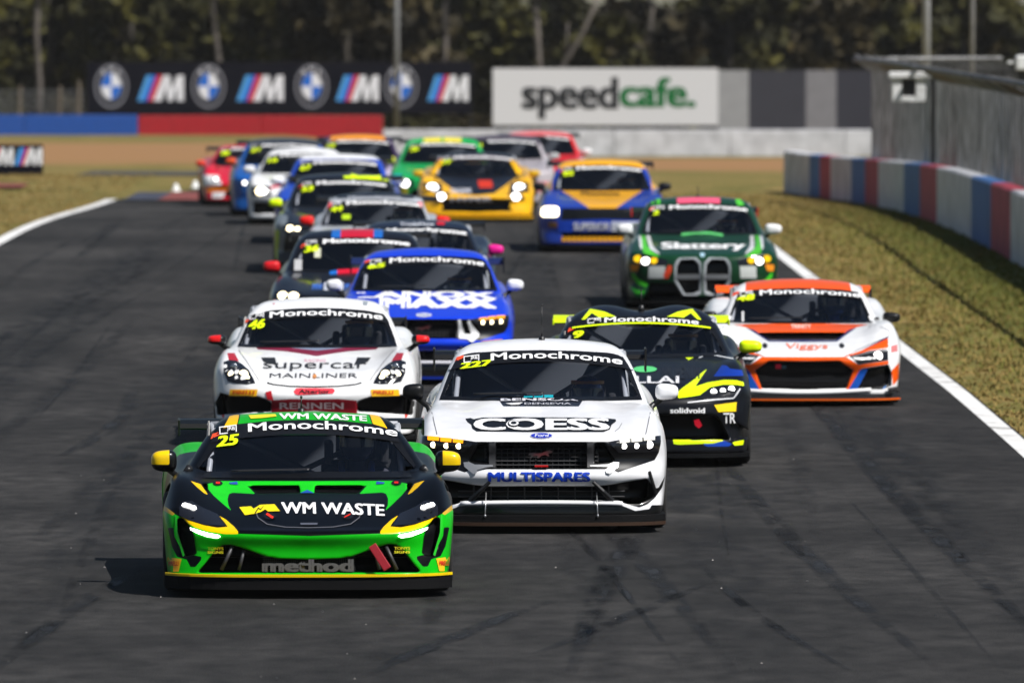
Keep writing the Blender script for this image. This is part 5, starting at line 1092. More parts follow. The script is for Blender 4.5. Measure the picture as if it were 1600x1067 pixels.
def car_yellow():
    S = Sheet(745, 742, 93.5, 343); y5 = (580, 190, 5.0)
    win = L(S(y5, "500,290 600,225 740,215 760,225 760,500 640,480 560,470 470,430 470,380")); blk = L(S(y5, "510,470 640,475 760,490 760,600 620,600 560,540")); gl = L(S(y5, "440,620 620,610 760,620 760,690 470,690"))
    for p in (win, blk, gl):
        m = min(abs(a) for a, _ in p)
        for i, (a, b) in enumerate(p):
            if abs(a) < m + .02: p[i] = (.05, b)
    c = field_car('mid', "yellow coupe with a black bonnet centre and four bright round lamps", 744, 93.5, 343, "f0b408", [("0c0c12", [(-.74, 1.3), (-.6, 1.12), (-.78, .84), (-.62, .76), (-.30, .50), (.05, .46), (.05, 1.4), (-.74, 1.4)], {'y': (-1, 3)}), ("0c0c0c", [(-.6, .40), (.05, .42), (.05, .24), (-.55, .24)], {'y': (-1, .6)})],
        [(-.73, .60, .09, LAMPW), (.72, .60, .09, LAMPW), (-.58, .44, .075, LAMPW), (.66, .44, .075, LAMPW)], "77", mirrors=("d0a820", "d0a820"), lip="c8980c", band="4a4048", roof="30262c", h=.018, driver="driver inside the yellow coupe")
    for g in (-1, 1): c.decal("pillar_stripe", [[(g * .80, .80), (g * .58, 1.10), (g * .54, 1.10), (g * .70, .80)]], decal_mat("f0b408"), .008)
    c.decal("bonnet_patch", [[(.02, .74), (.25, .74), (.28, .60), (.05, .60)]], decal_mat("c83010"), .005); c.tpx(S, "ZAGAME", 704, 736, 296, 288, "c8c8d0", bold=.04); c.tpx(S, "HYPER", 705, 770, 310, 303, "c0c0c8", bold=.04)
def car_yellow_blue():
    S = Sheet(942, 948, 106, 395); g6 = (820, 230, 3.81)
    hood = [(-.66, .97), (-.20, .66), (.05, .66), (.05, 1.0), (-.6, 1.0)]
    c = field_car('saloon', "yellow and blue saloon with a glaring square headlamp beside the dark green one", 942, 106, 395, "1c3ca0", [("f0ac08", [(-.7, 1.25), (.05, 1.28), (.05, 1.6), (-.8, 1.6), (-.9, 1.0), (-.74, .93)], {'y': (1.35, 4)}), ("f0ac08", hood, {'y': (.05, 1.7)}), ("0c0c0e", [(-.6, .66), (.05, .66), (.05, .5), (-.62, .48)], {'y': (-1, .7)})],
        [(.76, .60, .06, LAMPW)], "92", mirrors=("141418", "141418"), h=.0155, driver="driver inside the yellow and blue saloon")
    for g in (-1, 1): c.decal("headlight_lens", [[(-.90 * g, .56), (-.87 * g, .535), (-.68 * g, .535), (-.65 * g, .56), (-.65 * g, .65), (-.68 * g, .675), (-.85 * g, .68), (-.89 * g, .65)]], LAMPWARM if g > 0 else GLOSSB, .01)
    c.decal("sponsor_panel", [rect(S, 872, 362, 1010, 345)], decal_mat("1c48c0"), .006); c.decal("sponsor_panel", [rect(S, 955, 361, 1008, 346)], decal_mat("d8dce8"), .009); c.tpx(S, "SUPERIOR", 896, 953, 359.5, 347.5, "f0f0f8", bold=.05, off=.011); c.tpx(S, "Mountune", 915, 975, 305, 299, "2a1c08", bold=.04)
    yl = []
    for k in range(14):
        x = 878 + k * 8; yl.append(rect(S, x, 377, x + 6.5, 370))
    c.decal("lower_mesh", yl, decal_mat("f0a808"), .005); c.decal("marker_lamp", [rect(S, 857, 355, 883, 347)], decal_mat("a07038"), .004)
CARS += [car_black_stripes, car_navy, car_silver_red, car_lime_roof, car_bluewhite, car_white_far, car_blue_far, car_red_far, car_orange_roof, car_green_far, car_grey_far, car_red_last, car_yellow, car_yellow_blue]
# ---------------------------------------------------------------- ground, track and verges
def sstep(a, b, x): t = min(max((x - a) / (b - a), 0), 1); return t * t * (3 - 2 * t)
def ground_z(x, y):
    z = road_z(x, y)
    if y > 230:
        k = .0105 + .0042 * sstep(-9, -3, x); z += -k * (min(y, 415) - 230)
    if y > 415: z -= (min(y, 1000) - 415) * .0135 + max(0, y - 1000) * .012
    if x > 4.6 and y < 230: z -= 0.0
    return z
RX = [(0, 4.7), (93, 4.55), (105, 4.5), (118, 4.37), (160, 3.96), (176, 3.2), (190, 2.6), (205, 1.9), (220, 1.2), (245, .8)]
LX = [(0, -7.9), (206, -7.85), (210, -7.4), (220, -6.2), (232, -5.6), (245, -5.0)]
def ed(t, y): return float(np.interp(y, [a for a, _ in t], [b for _, b in t]))
def noise_mat(key, stops, scale, rough=.9, bump=.3, bscale=20, stretch=(1, 1, 1), second=None, spec=.3):
    m = bpy.data.materials.new(key); m.use_nodes = True; t = m.node_tree; b = t.nodes["Principled BSDF"]; b.inputs["Roughness"].default_value = rough; b.inputs["Specular IOR Level"].default_value = spec
    c = t.nodes.new("ShaderNodeTexCoord"); mp = t.nodes.new("ShaderNodeMapping"); mp.inputs["Scale"].default_value = stretch
    n = t.nodes.new("ShaderNodeTexNoise"); n.inputs["Scale"].default_value = scale; n.inputs["Detail"].default_value = 9; n.inputs["Roughness"].default_value = .62
    r = t.nodes.new("ShaderNodeValToRGB"); r.color_ramp.elements[0].position = stops[0][0]; r.color_ramp.elements[0].color = lin(stops[0][1]); r.color_ramp.elements[1].position = stops[-1][0]; r.color_ramp.elements[1].color = lin(stops[-1][1])
    for p, cc in stops[1:-1]: e = r.color_ramp.elements.new(p); e.color = lin(cc)
    t.links.new(c.outputs["Object"], mp.inputs[0]); t.links.new(mp.outputs[0], n.inputs["Vector"]); t.links.new(n.outputs["Fac"], r.inputs[0]); cur = r.outputs[0]
    if second:
        n2 = t.nodes.new("ShaderNodeTexNoise"); n2.inputs["Scale"].default_value = second[0]; n2.inputs["Detail"].default_value = 6
        mr = t.nodes.new("ShaderNodeMapRange"); mr.inputs[1].default_value = .3; mr.inputs[2].default_value = .7; mr.inputs[3].default_value = second[1]; mr.inputs[4].default_value = second[2]
        v = t.nodes.new("ShaderNodeVectorMath"); v.operation = 'SCALE'; t.links.new(mp.outputs[0], n2.inputs["Vector"]); t.links.new(n2.outputs["Fac"], mr.inputs[0]); t.links.new(cur, v.inputs[0]); t.links.new(mr.outputs[0], v.inputs["Scale"]); cur = v.outputs[0]
    t.links.new(cur, b.inputs["Base Color"])
    if bump:
        nb = t.nodes.new("ShaderNodeTexNoise"); nb.inputs["Scale"].default_value = bscale; nb.inputs["Detail"].default_value = 4; bp = t.nodes.new("ShaderNodeBump"); bp.inputs["Strength"].default_value = bump; bp.inputs["Distance"].default_value = .02
        t.links.new(c.outputs["Object"], nb.inputs["Vector"]); t.links.new(nb.outputs["Fac"], bp.inputs["Height"]); t.links.new(bp.outputs[0], b.inputs["Normal"])
    return m
def ground_mat():
    m = noise_mat("verge_grass", [(.30, (.085, .085, .022)), (.48, (.16, .135, .040)), (.62, (.24, .165, .062)), (.75, (.15, .155, .038))], .55, .95, .6, 14, second=(9, .6, 1.3), spec=.1)
    t = m.node_tree; b = t.nodes["Principled BSDF"]; src = b.inputs["Base Color"].links[0].from_socket
    c = t.nodes.new("ShaderNodeTexCoord"); s = t.nodes.new("ShaderNodeSeparateXYZ"); n = t.nodes.new("ShaderNodeTexNoise"); n.inputs["Scale"].default_value = .12; n.inputs["Detail"].default_value = 5
    a = t.nodes.new("ShaderNodeMath"); a.operation = 'MULTIPLY_ADD'; a.inputs[1].default_value = 26; t.links.new(c.outputs["Object"], s.inputs[0]); t.links.new(c.outputs["Object"], n.inputs["Vector"])
    t.links.new(n.outputs["Fac"], a.inputs[0]); t.links.new(s.outputs[1], a.inputs[2])
    rp = t.nodes.new("ShaderNodeValToRGB"); mr = t.nodes.new("ShaderNodeMapRange"); mr.inputs[1].default_value = 200; mr.inputs[2].default_value = 440; t.links.new(a.outputs[0], mr.inputs[0]); t.links.new(mr.outputs[0], rp.inputs[0])
    e = rp.color_ramp.elements; e[0].position = .32; e[0].color = (0, 0, 0, 1); e[1].position = .38; e[1].color = (1, 1, 1, 1)
    q = e.new(.70); q.color = (1, 1, 1, 1); q = e.new(.76); q.color = (0, 0, 0, 1)
    mi = t.nodes.new("ShaderNodeMix"); mi.data_type = 'RGBA'; t.links.new(rp.outputs[0], mi.inputs[0]); t.links.new(src, mi.inputs[6]); mi.inputs[7].default_value = (.27, .15, .068, 1)
    # greener strip along the right-hand wall
    gx = t.nodes.new("ShaderNodeMapRange"); gx.inputs[1].default_value = 4.9; gx.inputs[2].default_value = 6.4; t.links.new(s.outputs[0], gx.inputs[0])
    gm = t.nodes.new("ShaderNodeMath"); gm.operation = 'MULTIPLY'; gm.inputs[1].default_value = .75; t.links.new(gx.outputs[0], gm.inputs[0])
    ly = t.nodes.new("ShaderNodeMapRange"); ly.inputs[1].default_value = 205; ly.inputs[2].default_value = 190; t.links.new(s.outputs[1], ly.inputs[0]); g2 = t.nodes.new("ShaderNodeMath"); g2.operation = 'MULTIPLY'; t.links.new(gm.outputs[0], g2.inputs[0]); t.links.new(ly.outputs[0], g2.inputs[1])
    m2 = t.nodes.new("ShaderNodeMix"); m2.data_type = 'RGBA'; t.links.new(g2.outputs[0], m2.inputs[0]); t.links.new(mi.outputs[2], m2.inputs[6]); m2.inputs[7].default_value = (.115, .135, .026, 1); t.links.new(m2.outputs[2], b.inputs["Base Color"]); return m
def grid_sheet(name, xs_of, ys, mat, dz, kind="structure"):
    m = MB(); n = None
    for y in ys:
        xs = xs_of(y); n = len(xs)
        for x in xs: m.v.append((x, y, ground_z(x, y) + dz))
    for j in range(len(ys) - 1):
        for i in range(n - 1): a = j * n + i; m.f.append((a, a + 1, a + n + 1, a + n))
    o = m.build(name, mat, None, True); props(o, None, None, None, kind); return o
def build_ground():
    ys = [-30, 0, 40] + list(range(60, 232, 4)) + list(range(240, 460, 10)) + [500, 600, 800, 1000, 1500, 2200, 3200, 4500]
    gx = [-900, -300, -120, -60, -30, -16, -12, -10] + list(np.arange(-9, 8.1, 1.0)) + [10, 14, 20, 40, 80, 160, 400, 900]
    grid_sheet("ground", lambda y: gx, ys, ground_mat(), -.03)
    asp = noise_mat("asphalt", [(.32, (.0115, .0108, .0104)), (.5, (.0235, .0221, .0211)), (.66, (.040, .0376, .0356))], .35, .85, .7, 70, (1.0, .45, 1), second=(4.2, .48, 1.4), spec=.3)
    t = asp.node_tree; bb = t.nodes["Principled BSDF"]; src = bb.inputs["Base Color"].links[0].from_socket; tcc = t.nodes.new("ShaderNodeTexCoord"); mpp = t.nodes.new("ShaderNodeMapping"); mpp.inputs["Scale"].default_value = (1, .22, 1)
    for sc_, lo_, hi_ in ((38, .72, 1.22), (1.1, .80, 1.12)):
        nn = t.nodes.new("ShaderNodeTexNoise"); nn.inputs["Scale"].default_value = sc_; nn.inputs["Detail"].default_value = 5; mr_ = t.nodes.new("ShaderNodeMapRange"); mr_.inputs[1].default_value = .32; mr_.inputs[2].default_value = .68; mr_.inputs[3].default_value = lo_; mr_.inputs[4].default_value = hi_
        vv_ = t.nodes.new("ShaderNodeVectorMath"); vv_.operation = 'SCALE'; t.links.new(tcc.outputs["Object"], mpp.inputs[0]); t.links.new((mpp if sc_ < 5 else tcc).outputs[0 if sc_ < 5 else "Object"], nn.inputs["Vector"]); t.links.new(nn.outputs["Fac"], mr_.inputs[0]); t.links.new(src, vv_.inputs[0]); t.links.new(mr_.outputs[0], vv_.inputs["Scale"]); src = vv_.outputs[0]
    t.links.new(src, bb.inputs["Base Color"])
    yr = [0, 40] + list(range(60, 246, 3)); grid_sheet("track", lambda y: list(np.linspace(ed(LX, y) - .12, ed(RX, y) + .04, 14)), yr, asp, 0)
    wl = noise_mat("white_line_paint", [(.30, (.20, .19, .18)), (.42, (.66, .65, .63)), (.8, (.82, .82, .81))], 2.6, .7, 0, stretch=(1, .5, 1))
    yl = list(np.arange(60, 190.1, 2)) ; grid_sheet("edge_line", lambda y: [ed(RX, y) - .17, ed(RX, y) + .01], [y for y in yl if y < 176], wl, .005)
    grid_sheet("edge_line", lambda y: [-7.98, -7.76], list(np.arange(60, 209, 3)), wl, .010)
    kr = pmat("kerb_red", (.22, .05, .04), .7, noise=.5, nscale=3); kb = pmat("kerb_blue", (.04, .045, .07), .7, noise=.5, nscale=3); kw = pmat("kerb_white", (.7, .7, .7), .7, noise=.3, nscale=3)
    for nm, x0, x1, y0, y1, mt in (("kerb", -7.6, -6.9, 205, 214, kb), ("kerb", -6.9, -5.7, 205, 214, kr), ("kerb", -12.4, -10.9, 219, 222.5, kw), ("kerb", -10.9, -10.2, 219, 222.5, kr)):
        grid_sheet(nm, lambda y: list(np.linspace(x0, x1, 4)), list(np.linspace(y0, y1, 6)), mt, .03)
    sv = noise_mat("dark_strip", [(.3, (.05, .048, .045)), (.7, (.075, .07, .062))], .8, .9, .2); grid_sheet("dark_strip", lambda y: [-9.9, -7.5, -6.0], [238, 243, 249], sv, -.012)  # narrow dark grey band laid across the left grass
    # tyre marks, thin sheets of rubber on the asphalt
    rng = random.Random(5); m = MB()
    al = []
    def strip(x0, y0, y1, a, b, w, st=1.0):
        n = max(8, int(abs(y1 - y0) / 1.5)); base = len(m.v)
        for i in range(n + 1):
            y = y0 + (y1 - y0) * i / n; t = y - y0; x = x0 + a * t + b * t * t; ww = w * (.3 + .7 * math.sin(math.pi * min(max(i / n, .08), .92)))
            for q in (-.5, -.2, .2, .5): xx = x + ww * q; m.v.append((xx, y, ground_z(xx, y) + .004)); al.append(0. if abs(q) > .3 else st * min(1, 5 * min(i, n - i) / n))
        for i in range(n):
            for q in range(3): a_ = base + 4 * i + q; m.f.append((a_, a_ + 1, a_ + 5, a_ + 4))
    for (x0, y0, y1, a, b, w) in ((2.6, 62, 92, -.045, .0006, .20), (1.35, 62, 100, -.03, -.0004, .24), (1.05, 62, 100, -.03, -.0004, .10), (3.4, 62, 110, -.02, .0002, .22), (.35, 62, 84, .02, .001, .24), (-3.1, 62, 75, .02, .002, .2), (2.1, 62, 74, -.10, .003, .12), (-.9, 62, 70, .12, .004, .22), (0.1, 64, 72, .16, .0, .18), (-2.95, 98, 108, .03, .006, .2), (-3.9, 90, 99, .06, -.004, .22), (-2.6, 84, 92, -.07, .004, .16)): strip(x0, y0, y1, a, b, w, 1.5)
    for (x0, w) in ((-3.0, 1.3), (-.6, 1.1), (1.6, 1.5), (3.4, .9), (-5.2, 1.2), (0.6, .7)): strip(x0, 58, 178, -.006, .00004, w, .75)
    for k in range(80):
        x0 = rng.uniform(-7, 4); y0 = rng.uniform(62, 165); ln = rng.uniform(8, 45); strip(x0, y0, y0 + ln, rng.uniform(-.022, .016), rng.uniform(-.0004, .0004), rng.uniform(.04, .30), rng.uniform(.3, .9))
    mt = bpy.data.materials.new("rubber_mark"); mt.use_nodes = True; t = mt.node_tree; b = t.nodes["Principled BSDF"]; b.inputs["Base Color"].default_value = (.007, .0068, .0072, 1); b.inputs["Roughness"].default_value = .65
    c = t.nodes.new("ShaderNodeTexCoord"); n = t.nodes.new("ShaderNodeTexNoise"); n.inputs["Scale"].default_value = 1.6; n.inputs["Detail"].default_value = 8; mp = t.nodes.new("ShaderNodeMapping"); mp.inputs["Scale"].default_value = (3, .5, 1)
    mr = t.nodes.new("ShaderNodeMapRange"); mr.inputs[1].default_value = .38; mr.inputs[2].default_value = .68; mr.inputs[3].default_value = .05; mr.inputs[4].default_value = .72
    t.links.new(c.outputs["Object"], mp.inputs[0]); t.links.new(mp.outputs[0], n.inputs["Vector"]); t.links.new(n.outputs["Fac"], mr.inputs[0])
    at = t.nodes.new("ShaderNodeAttribute"); at.attribute_name = "wear"; mu = t.nodes.new("ShaderNodeMath"); mu.operation = 'MULTIPLY'; t.links.new(at.outputs["Fac"], mu.inputs[0]); t.links.new(mr.outputs[0], mu.inputs[1]); t.links.new(mu.outputs[0], b.inputs["Alpha"])
    tm = m.build("tyre_marks", mt); w_ = tm.data.attributes.new("wear", 'FLOAT', 'POINT'); w_.data.foreach_set("value", al); props(tm, None, None, None, "structure")
    # grit and rubber crumbs
    g = MB()
    for k in range(60):
        x, y = rng.uniform(-3.8, 3.5), 62 + rng.random()**1.6 * 60; s = rng.uniform(.004, .012); z = ground_z(x, y) + .004; a = rng.uniform(0, 3.1)
        g.add([(x + s * math.cos(a), y + s * math.sin(a), z), (x - s * math.sin(a) * .7, y + s, z), (x - s * math.cos(a), y - s * .6, z), (x, y, z + s)], [(0, 1, 3), (1, 2, 3), (2, 0, 3), (0, 2, 1)])
    props(g.build("grit", pmat("grit", (.35, .33, .31), .9)), "pale grit and rubber crumbs scattered over the dark track", "grit", None, "stuff")
    # short grass on the verges: one mass of blades
    gb = MB(); cols = noise_mat("grass_blades", [(.3, (.20, .15, .04)), (.5, (.26, .185, .058)), (.7, (.32, .22, .078))], 1.1, .9, 0)
    def tuft(x, y, hh):
        z = ground_z(x, y) - .03
        for _ in range(3):
            a = rng.uniform(0, 6.28); dx, dy = .014 * math.cos(a), .014 * math.sin(a); lx, ly = rng.uniform(-.03, .03), rng.uniform(-.03, .03); h2 = hh * rng.uniform(.6, 1.3); ox, oy = rng.uniform(-.03, .03), rng.uniform(-.03, .03); b0 = len(gb.v)
            gb.v += [(x + ox - dx, y + oy - dy, z), (x + ox + dx, y + oy + dy, z), (x + ox + lx, y + oy + ly, z + h2)]; gb.f.append((b0, b0 + 1, b0 + 2))
    for k in range(15000):
        y = 92 + 122 * rng.random()**1.1; xr = ed(RX, y) + .05; x = xr + (wall_x(y) - xr) * rng.random(); tuft(x, y, .028 + .03 * rng.random() * (x - xr > .4))
    for k in range(5000): tuft(rng.uniform(-13, -8), rng.uniform(155, 240), .04)
    go = gb.build("grass", cols)
    grn = noise_mat("green_blades", [(.3, (.11, .12, .020)), (.5, (.15, .15, .027)), (.7, (.19, .17, .040))], 1.1, .9, 0); go.data.materials.append(grn)
    vv = np.array(gb.v, np.float32).reshape(-1, 3, 3)[:, 0]; xr = np.interp(vv[:, 1], [a for a, _ in RX], [b for _, b in RX]); wx = np.interp(vv[:, 1], [b for _, b in WALL], [a for a, _ in WALL])
    f = (vv[:, 0] - xr) / np.maximum(wx - xr, .3) + np.random.default_rng(4).normal(size=len(vv)) * .30 - np.clip((vv[:, 1] - 165) / 60, 0, .6); go.data.polygons.foreach_set("material_index", ((f > .42) & (vv[:, 0] > 0)).astype(np.int32))
    props(go, "short dry green and brown grass along both track verges", "grass", None, "stuff")
WALL = [(7.5, 40), (7.4, 85), (7.35, 110), (7.25, 135), (7.2, 147.5), (7.22, 155.9), (7.15, 165.3), (7.08, 176), (7.06, 186), (7.02, 195), (6.86, 202), (6.4, 208), (5.95, 212.5), (5.6, 217)]
def wall_x(y): return float(np.interp(y, [b for _, b in WALL], [a for a, _ in WALL]))
def paint_concrete(key, col): return pmat(key, col, .75, noise=.28, nscale=1.7, bump=.15)
def build_walls():
    # kerbside barrier on the right, painted white, blue and red
    pts = []
    for (a, b), (c, d) in zip(WALL[:-1], WALL[1:]):
        n = max(2, int(math.hypot(c - a, d - b) / .4)); pts += [(a + (c - a) * i / n, b + (d - b) * i / n) for i in range(n)]
    pts.append(WALL[-1]); marks = [(1265, 0), (1280, 1), (1297, 2), (1330, 0), (1350, 1), (1372, 2), (1412, 0), (1438, 1), (1463, 2), (1517, 0), (1548, 1), (1578, 2), (1640, 0), (1690, 1), (1740, 2), (1850, 0), (1910, 1), (1970, 2), (2600, 0)]
    m = MB(); mi = []; th = .3
    for i, (x, y) in enumerate(pts):
        h = float(np.interp(y, [148, 215], [1.0, .82])); gz_ = ground_z(x, y); p = pts[max(i - 1, 0)]; q = pts[min(i + 1, len(pts) - 1)]; dx, dy = q[0] - p[0], q[1] - p[1]; l = math.hypot(dx, dy); nx, ny = dy / l, -dx / l
        for (o, z) in ((0, -.1), (0, h - .03), (.03, h), (th - .03, h), (th, h - .03), (th, -.1)): m.v.append((x + nx * o, y + ny * o, z + gz_))
    for i in range(len(pts) - 1):
        x, y = (pts[i][0] + pts[i + 1][0]) / 2, (pts[i][1] + pts[i + 1][1]) / 2; px = 800 + x / y * FPX
        c = next((k for a, k in marks if px < a), 0)
        for k in range(5): m.f.append((i * 6 + k, i * 6 + k + 1, (i + 1) * 6 + k + 1, (i + 1) * 6 + k)); mi.append(c)
    n = len(pts); m.f.append(tuple((n - 1) * 6 + k for k in range(6))); mi.append(0); m.f.append(tuple(range(5, -1, -1))); mi.append(0)
    o = m.build("barrier_wall", paint_concrete("wall_white", (.62, .62, .64))); o.data.materials.append(paint_concrete("wall_blue", (.05, .16, .40))); o.data.materials.append(paint_concrete("wall_red", (.42, .05, .08)))
    o.data.polygons.foreach_set("material_index", mi); props(o, "concrete barrier wall painted in white, blue and red blocks beside the right verge", "barrier wall")
    # far walls
    def far_wall(x0, x1, Y, zt, col, lab, h=1.3, xb=None):
        s = FPX / Y; m = MB(); X0, X1 = (x0 - 800) / s, (x1 - 800) / s; k = max(1, int((X1 - X0) / 4))
        for i in range(k): m.box(X0 + (X1 - X0) * i / k + .01, X0 + (X1 - X0) * (i + 1) / k - .01, Y, Y + .4, zt - h, zt + .0, .03)
        o = m.build("barrier_wall", col); props(o, lab, "barrier wall"); return o
    s1 = FPX / 411
    far_wall(-140, 215, 411, HC - (180 + 49) / s1, pmat("far_blue", (.006, .07, .34), .6, noise=.15), "blue painted concrete wall across the far left of the run-off")
    far_wall(215.5, 598, 411.2, HC - (181 + 49) / s1, pmat("far_red", (.38, .004, .012), .6, noise=.15), "red painted concrete wall between the blue wall and the pale wall")
    s2 = FPX / 390; far_wall(598, 1500, 390, HC - (203 + 49) / s2, paint_concrete("far_white", (.60, .60, .63)), "pale grey concrete wall below the white advertising board", 1.5)
FENCE = [(7.9, 40), (7.8, 85), (7.7, 110), (7.6, 135), (7.55, 147.5), (7.55, 156), (7.5, 165), (7.43, 176), (7.4, 186), (7.35, 195), (7.22, 201), (7.0, 205)]
def build_fences():
    wire = pmat("fence_wire", (.27, .27, .28), .55, .3, noise=.75, nscale=2.5); wire2 = pmat("fence_wire_dark", (.17, .17, .175), .6, .3, noise=.4, nscale=.9)
    root = empty("debris_fence", (FENCE[-1][0], FENCE[-1][1], 0)); props(root, "tall grey debris fence with an overhanging top behind the painted barrier wall", "fence"); ox, oy = FENCE[-1]
    m = MB(); rail = MB(); low = MB(); n_ = 0; wr = MB()
    P = []
    for (a, b_), (c_, d) in zip(FENCE[:-1], FENCE[1:]):
        k = 8; P += [(a + (c_ - a) * i / k, b_ + (d - b_) * i / k) for i in range(k)]
    P.append(FENCE[-1]); P.append((7.9, 207)); P.append((10, 208))
    seg = []
    for (x0, y0), (x1, y1) in zip(P[:-1], P[1:]):
        d = math.hypot(x1 - x0, y1 - y0); k = max(1, int(round(d / .05)))
        seg += [(x0 + (x1 - x0) * i / k, y0 + (y1 - y0) * i / k) for i in range(k)]
    rw = random.Random(9); w_ = .0032
    tzf = lambda y: float(np.interp(y, [110, 205], [2.42, 2.18]))
    m2 = MB()
    for (x, y) in seg:
        tz = tzf(y); X_, Y_ = x - ox, y - oy; n0 = len(m.v); j = rw.uniform(-.004, .004)
        for z in (.3, tz): m.v += [(X_ + j, Y_ - w_, z), (X_ + w_ + j, Y_ + w_, z), (X_ - w_ + j, Y_ + w_, z)]
        m.f += [(n0, n0 + 1, n0 + 4, n0 + 3), (n0 + 1, n0 + 2, n0 + 5, n0 + 4), (n0 + 2, n0, n0 + 3, n0 + 5)]
        n0 = len(m2.v)
        for (dx, dy, dz) in ((0, 0, tz), (-.34, -.05, tz + .22)): m2.v += [(X_ + dx, Y_ + dy - w_, dz), (X_ + dx + w_, Y_ + dy + w_, dz), (X_ + dx - w_, Y_ + dy + w_, dz)]
        m2.f += [(n0, n0 + 1, n0 + 4, n0 + 3), (n0 + 1, n0 + 2, n0 + 5, n0 + 4), (n0 + 2, n0, n0 + 3, n0 + 5)]
    for k in range(36): z = .32 + k * .05; m.tube([(x - ox, y - oy, z) for x, y in P], .0032, 3, cap=False)
    for k in range(8):
        t = k / 8; m2.tube([(x - ox - .34 * t, y - oy - .05 * t, tzf(y) + .22 * t) for x, y in P], .0032, 3, cap=False)
    m.build("mesh_panel", wire, root); m2.build("overhang_mesh", wire2, root)
    tp = [(x - ox - .34, y - oy - .05, float(np.interp(y, [110, 205], [2.42, 2.18])) + .23) for x, y in P]; rail.tube(tp, .05, 6); rail.build("top_rail", pmat("rail_grey", (.22, .22, .22), .7, 0, noise=.6, nscale=2), root)
    for i in range(0, len(P), 4):
        x, y = P[i]; x -= ox; y -= oy; pm = MB(); pm.tube([(x + .06, y, -.4), (x + .06, y, 2.3)], .05, 8); pm.tube([(x + .06, y, 2.28), (x - .32, y - .05, 2.5)], .035, 8); pm.build("post", pmat("fence_post", (.05, .05, .055), .5, .4), root)
    # white signal box on its post
    Y = 184; s = FPX / Y; x0 = (1420 - 800) / s; zc = HC - (137 + 49) / s; r2 = empty("signal_box", (x0, Y, 0)); props(r2, "white box with a dark opening fixed on a black post before the grey fence", "signal box")
    hw, hh = .29, .25; b = MB(); b.box(-hw, -hw + .17, 0, .4, zc - hh, zc + hh - .1, .015); b.box(hw - .17, hw, 0, .4, zc - hh, zc + hh - .1, .015); b.box(-hw + .17, hw - .17, 0, .4, zc - hh, zc - hh + .10, .01); b.box(-hw + .17, hw - .17, .12, .4, zc - hh + .1, zc + hh - .1)
    b.build("housing", pmat("box_white", (.75, .75, .74), .5), r2); MB().box(-hw - .06, hw + .09, -.06, .45, zc + hh - .09, zc + hh + .02, .02).build("roof", pmat("box_white", (.75, .75, .74), .5), r2)
    MB().box(-hw + .175, hw - .175, .10, .118, zc - hh + .1, zc + hh - .1).build("opening", BLACK, r2); MB().box(hw + .10, hw + .20, .1, .2, 0, zc + .15).build("post", BLACK, r2)
    # left wire fence in front of the trees
    Y = 420; s = FPX / Y; r3 = empty("wire_fence", (-20, Y, ground_z(-20, Y))); props(r3, "old wire fence with weathered posts left of the black banner", "fence")
    for px in (-60, 30, 92, 122): x = (px - 800) / s + 20; MB().tube([(x, 0, 0), (x + .05, 0, 1.9 if px < 100 else 2.1)], .07 if px > 100 else .05, 7, .06).build("post", pmat("old_wood", (.16, .13, .10), .9), r3)
    w = MB()
    for k in range(7): w.tube([(-6, 0, .25 + k * .24), (3, 0, .25 + k * .24)], .008, 4)
    for k in range(60): w.tube([(-6 + k * .15, 0, .2), (-6 + k * .15, 0, 1.75)], .006, 3)
    w.build("wire", pmat("galvanised", (.42, .43, .45), .45, .6), r3)
def matte(key, col):
    m = pmat(key, col, .9); m.node_tree.nodes["Principled BSDF"].inputs["Specular IOR Level"].default_value = .08; return m
def flat(name, polys, mat, parent, y):
    m = MB()
    for p in polys: m.add([(a, y, b) for a, b in p], [tuple(range(len(p)))])
    return m.build(name, mat, parent)
def flat_text(s, x0, x1, z0, z1, mat, parent, y, bold=.02, name="lettering"):
    bm = text_bm(s, bold); bb = TEXTBB[(s, round(bold, 3))]; me = bpy.data.meshes.new(name); b2 = bm.copy()
    for v in b2.verts: v.co = Vector((x0 + (v.co.x - bb[0]) / (bb[1] - bb[0]) * (x1 - x0), y - v.co.z * 3, z0 + (v.co.y - bb[2]) / (bb[3] - bb[2]) * (z1 - z0)))
    b2.to_mesh(me); b2.free(); me.materials.append(mat); return inst(name, me, parent)
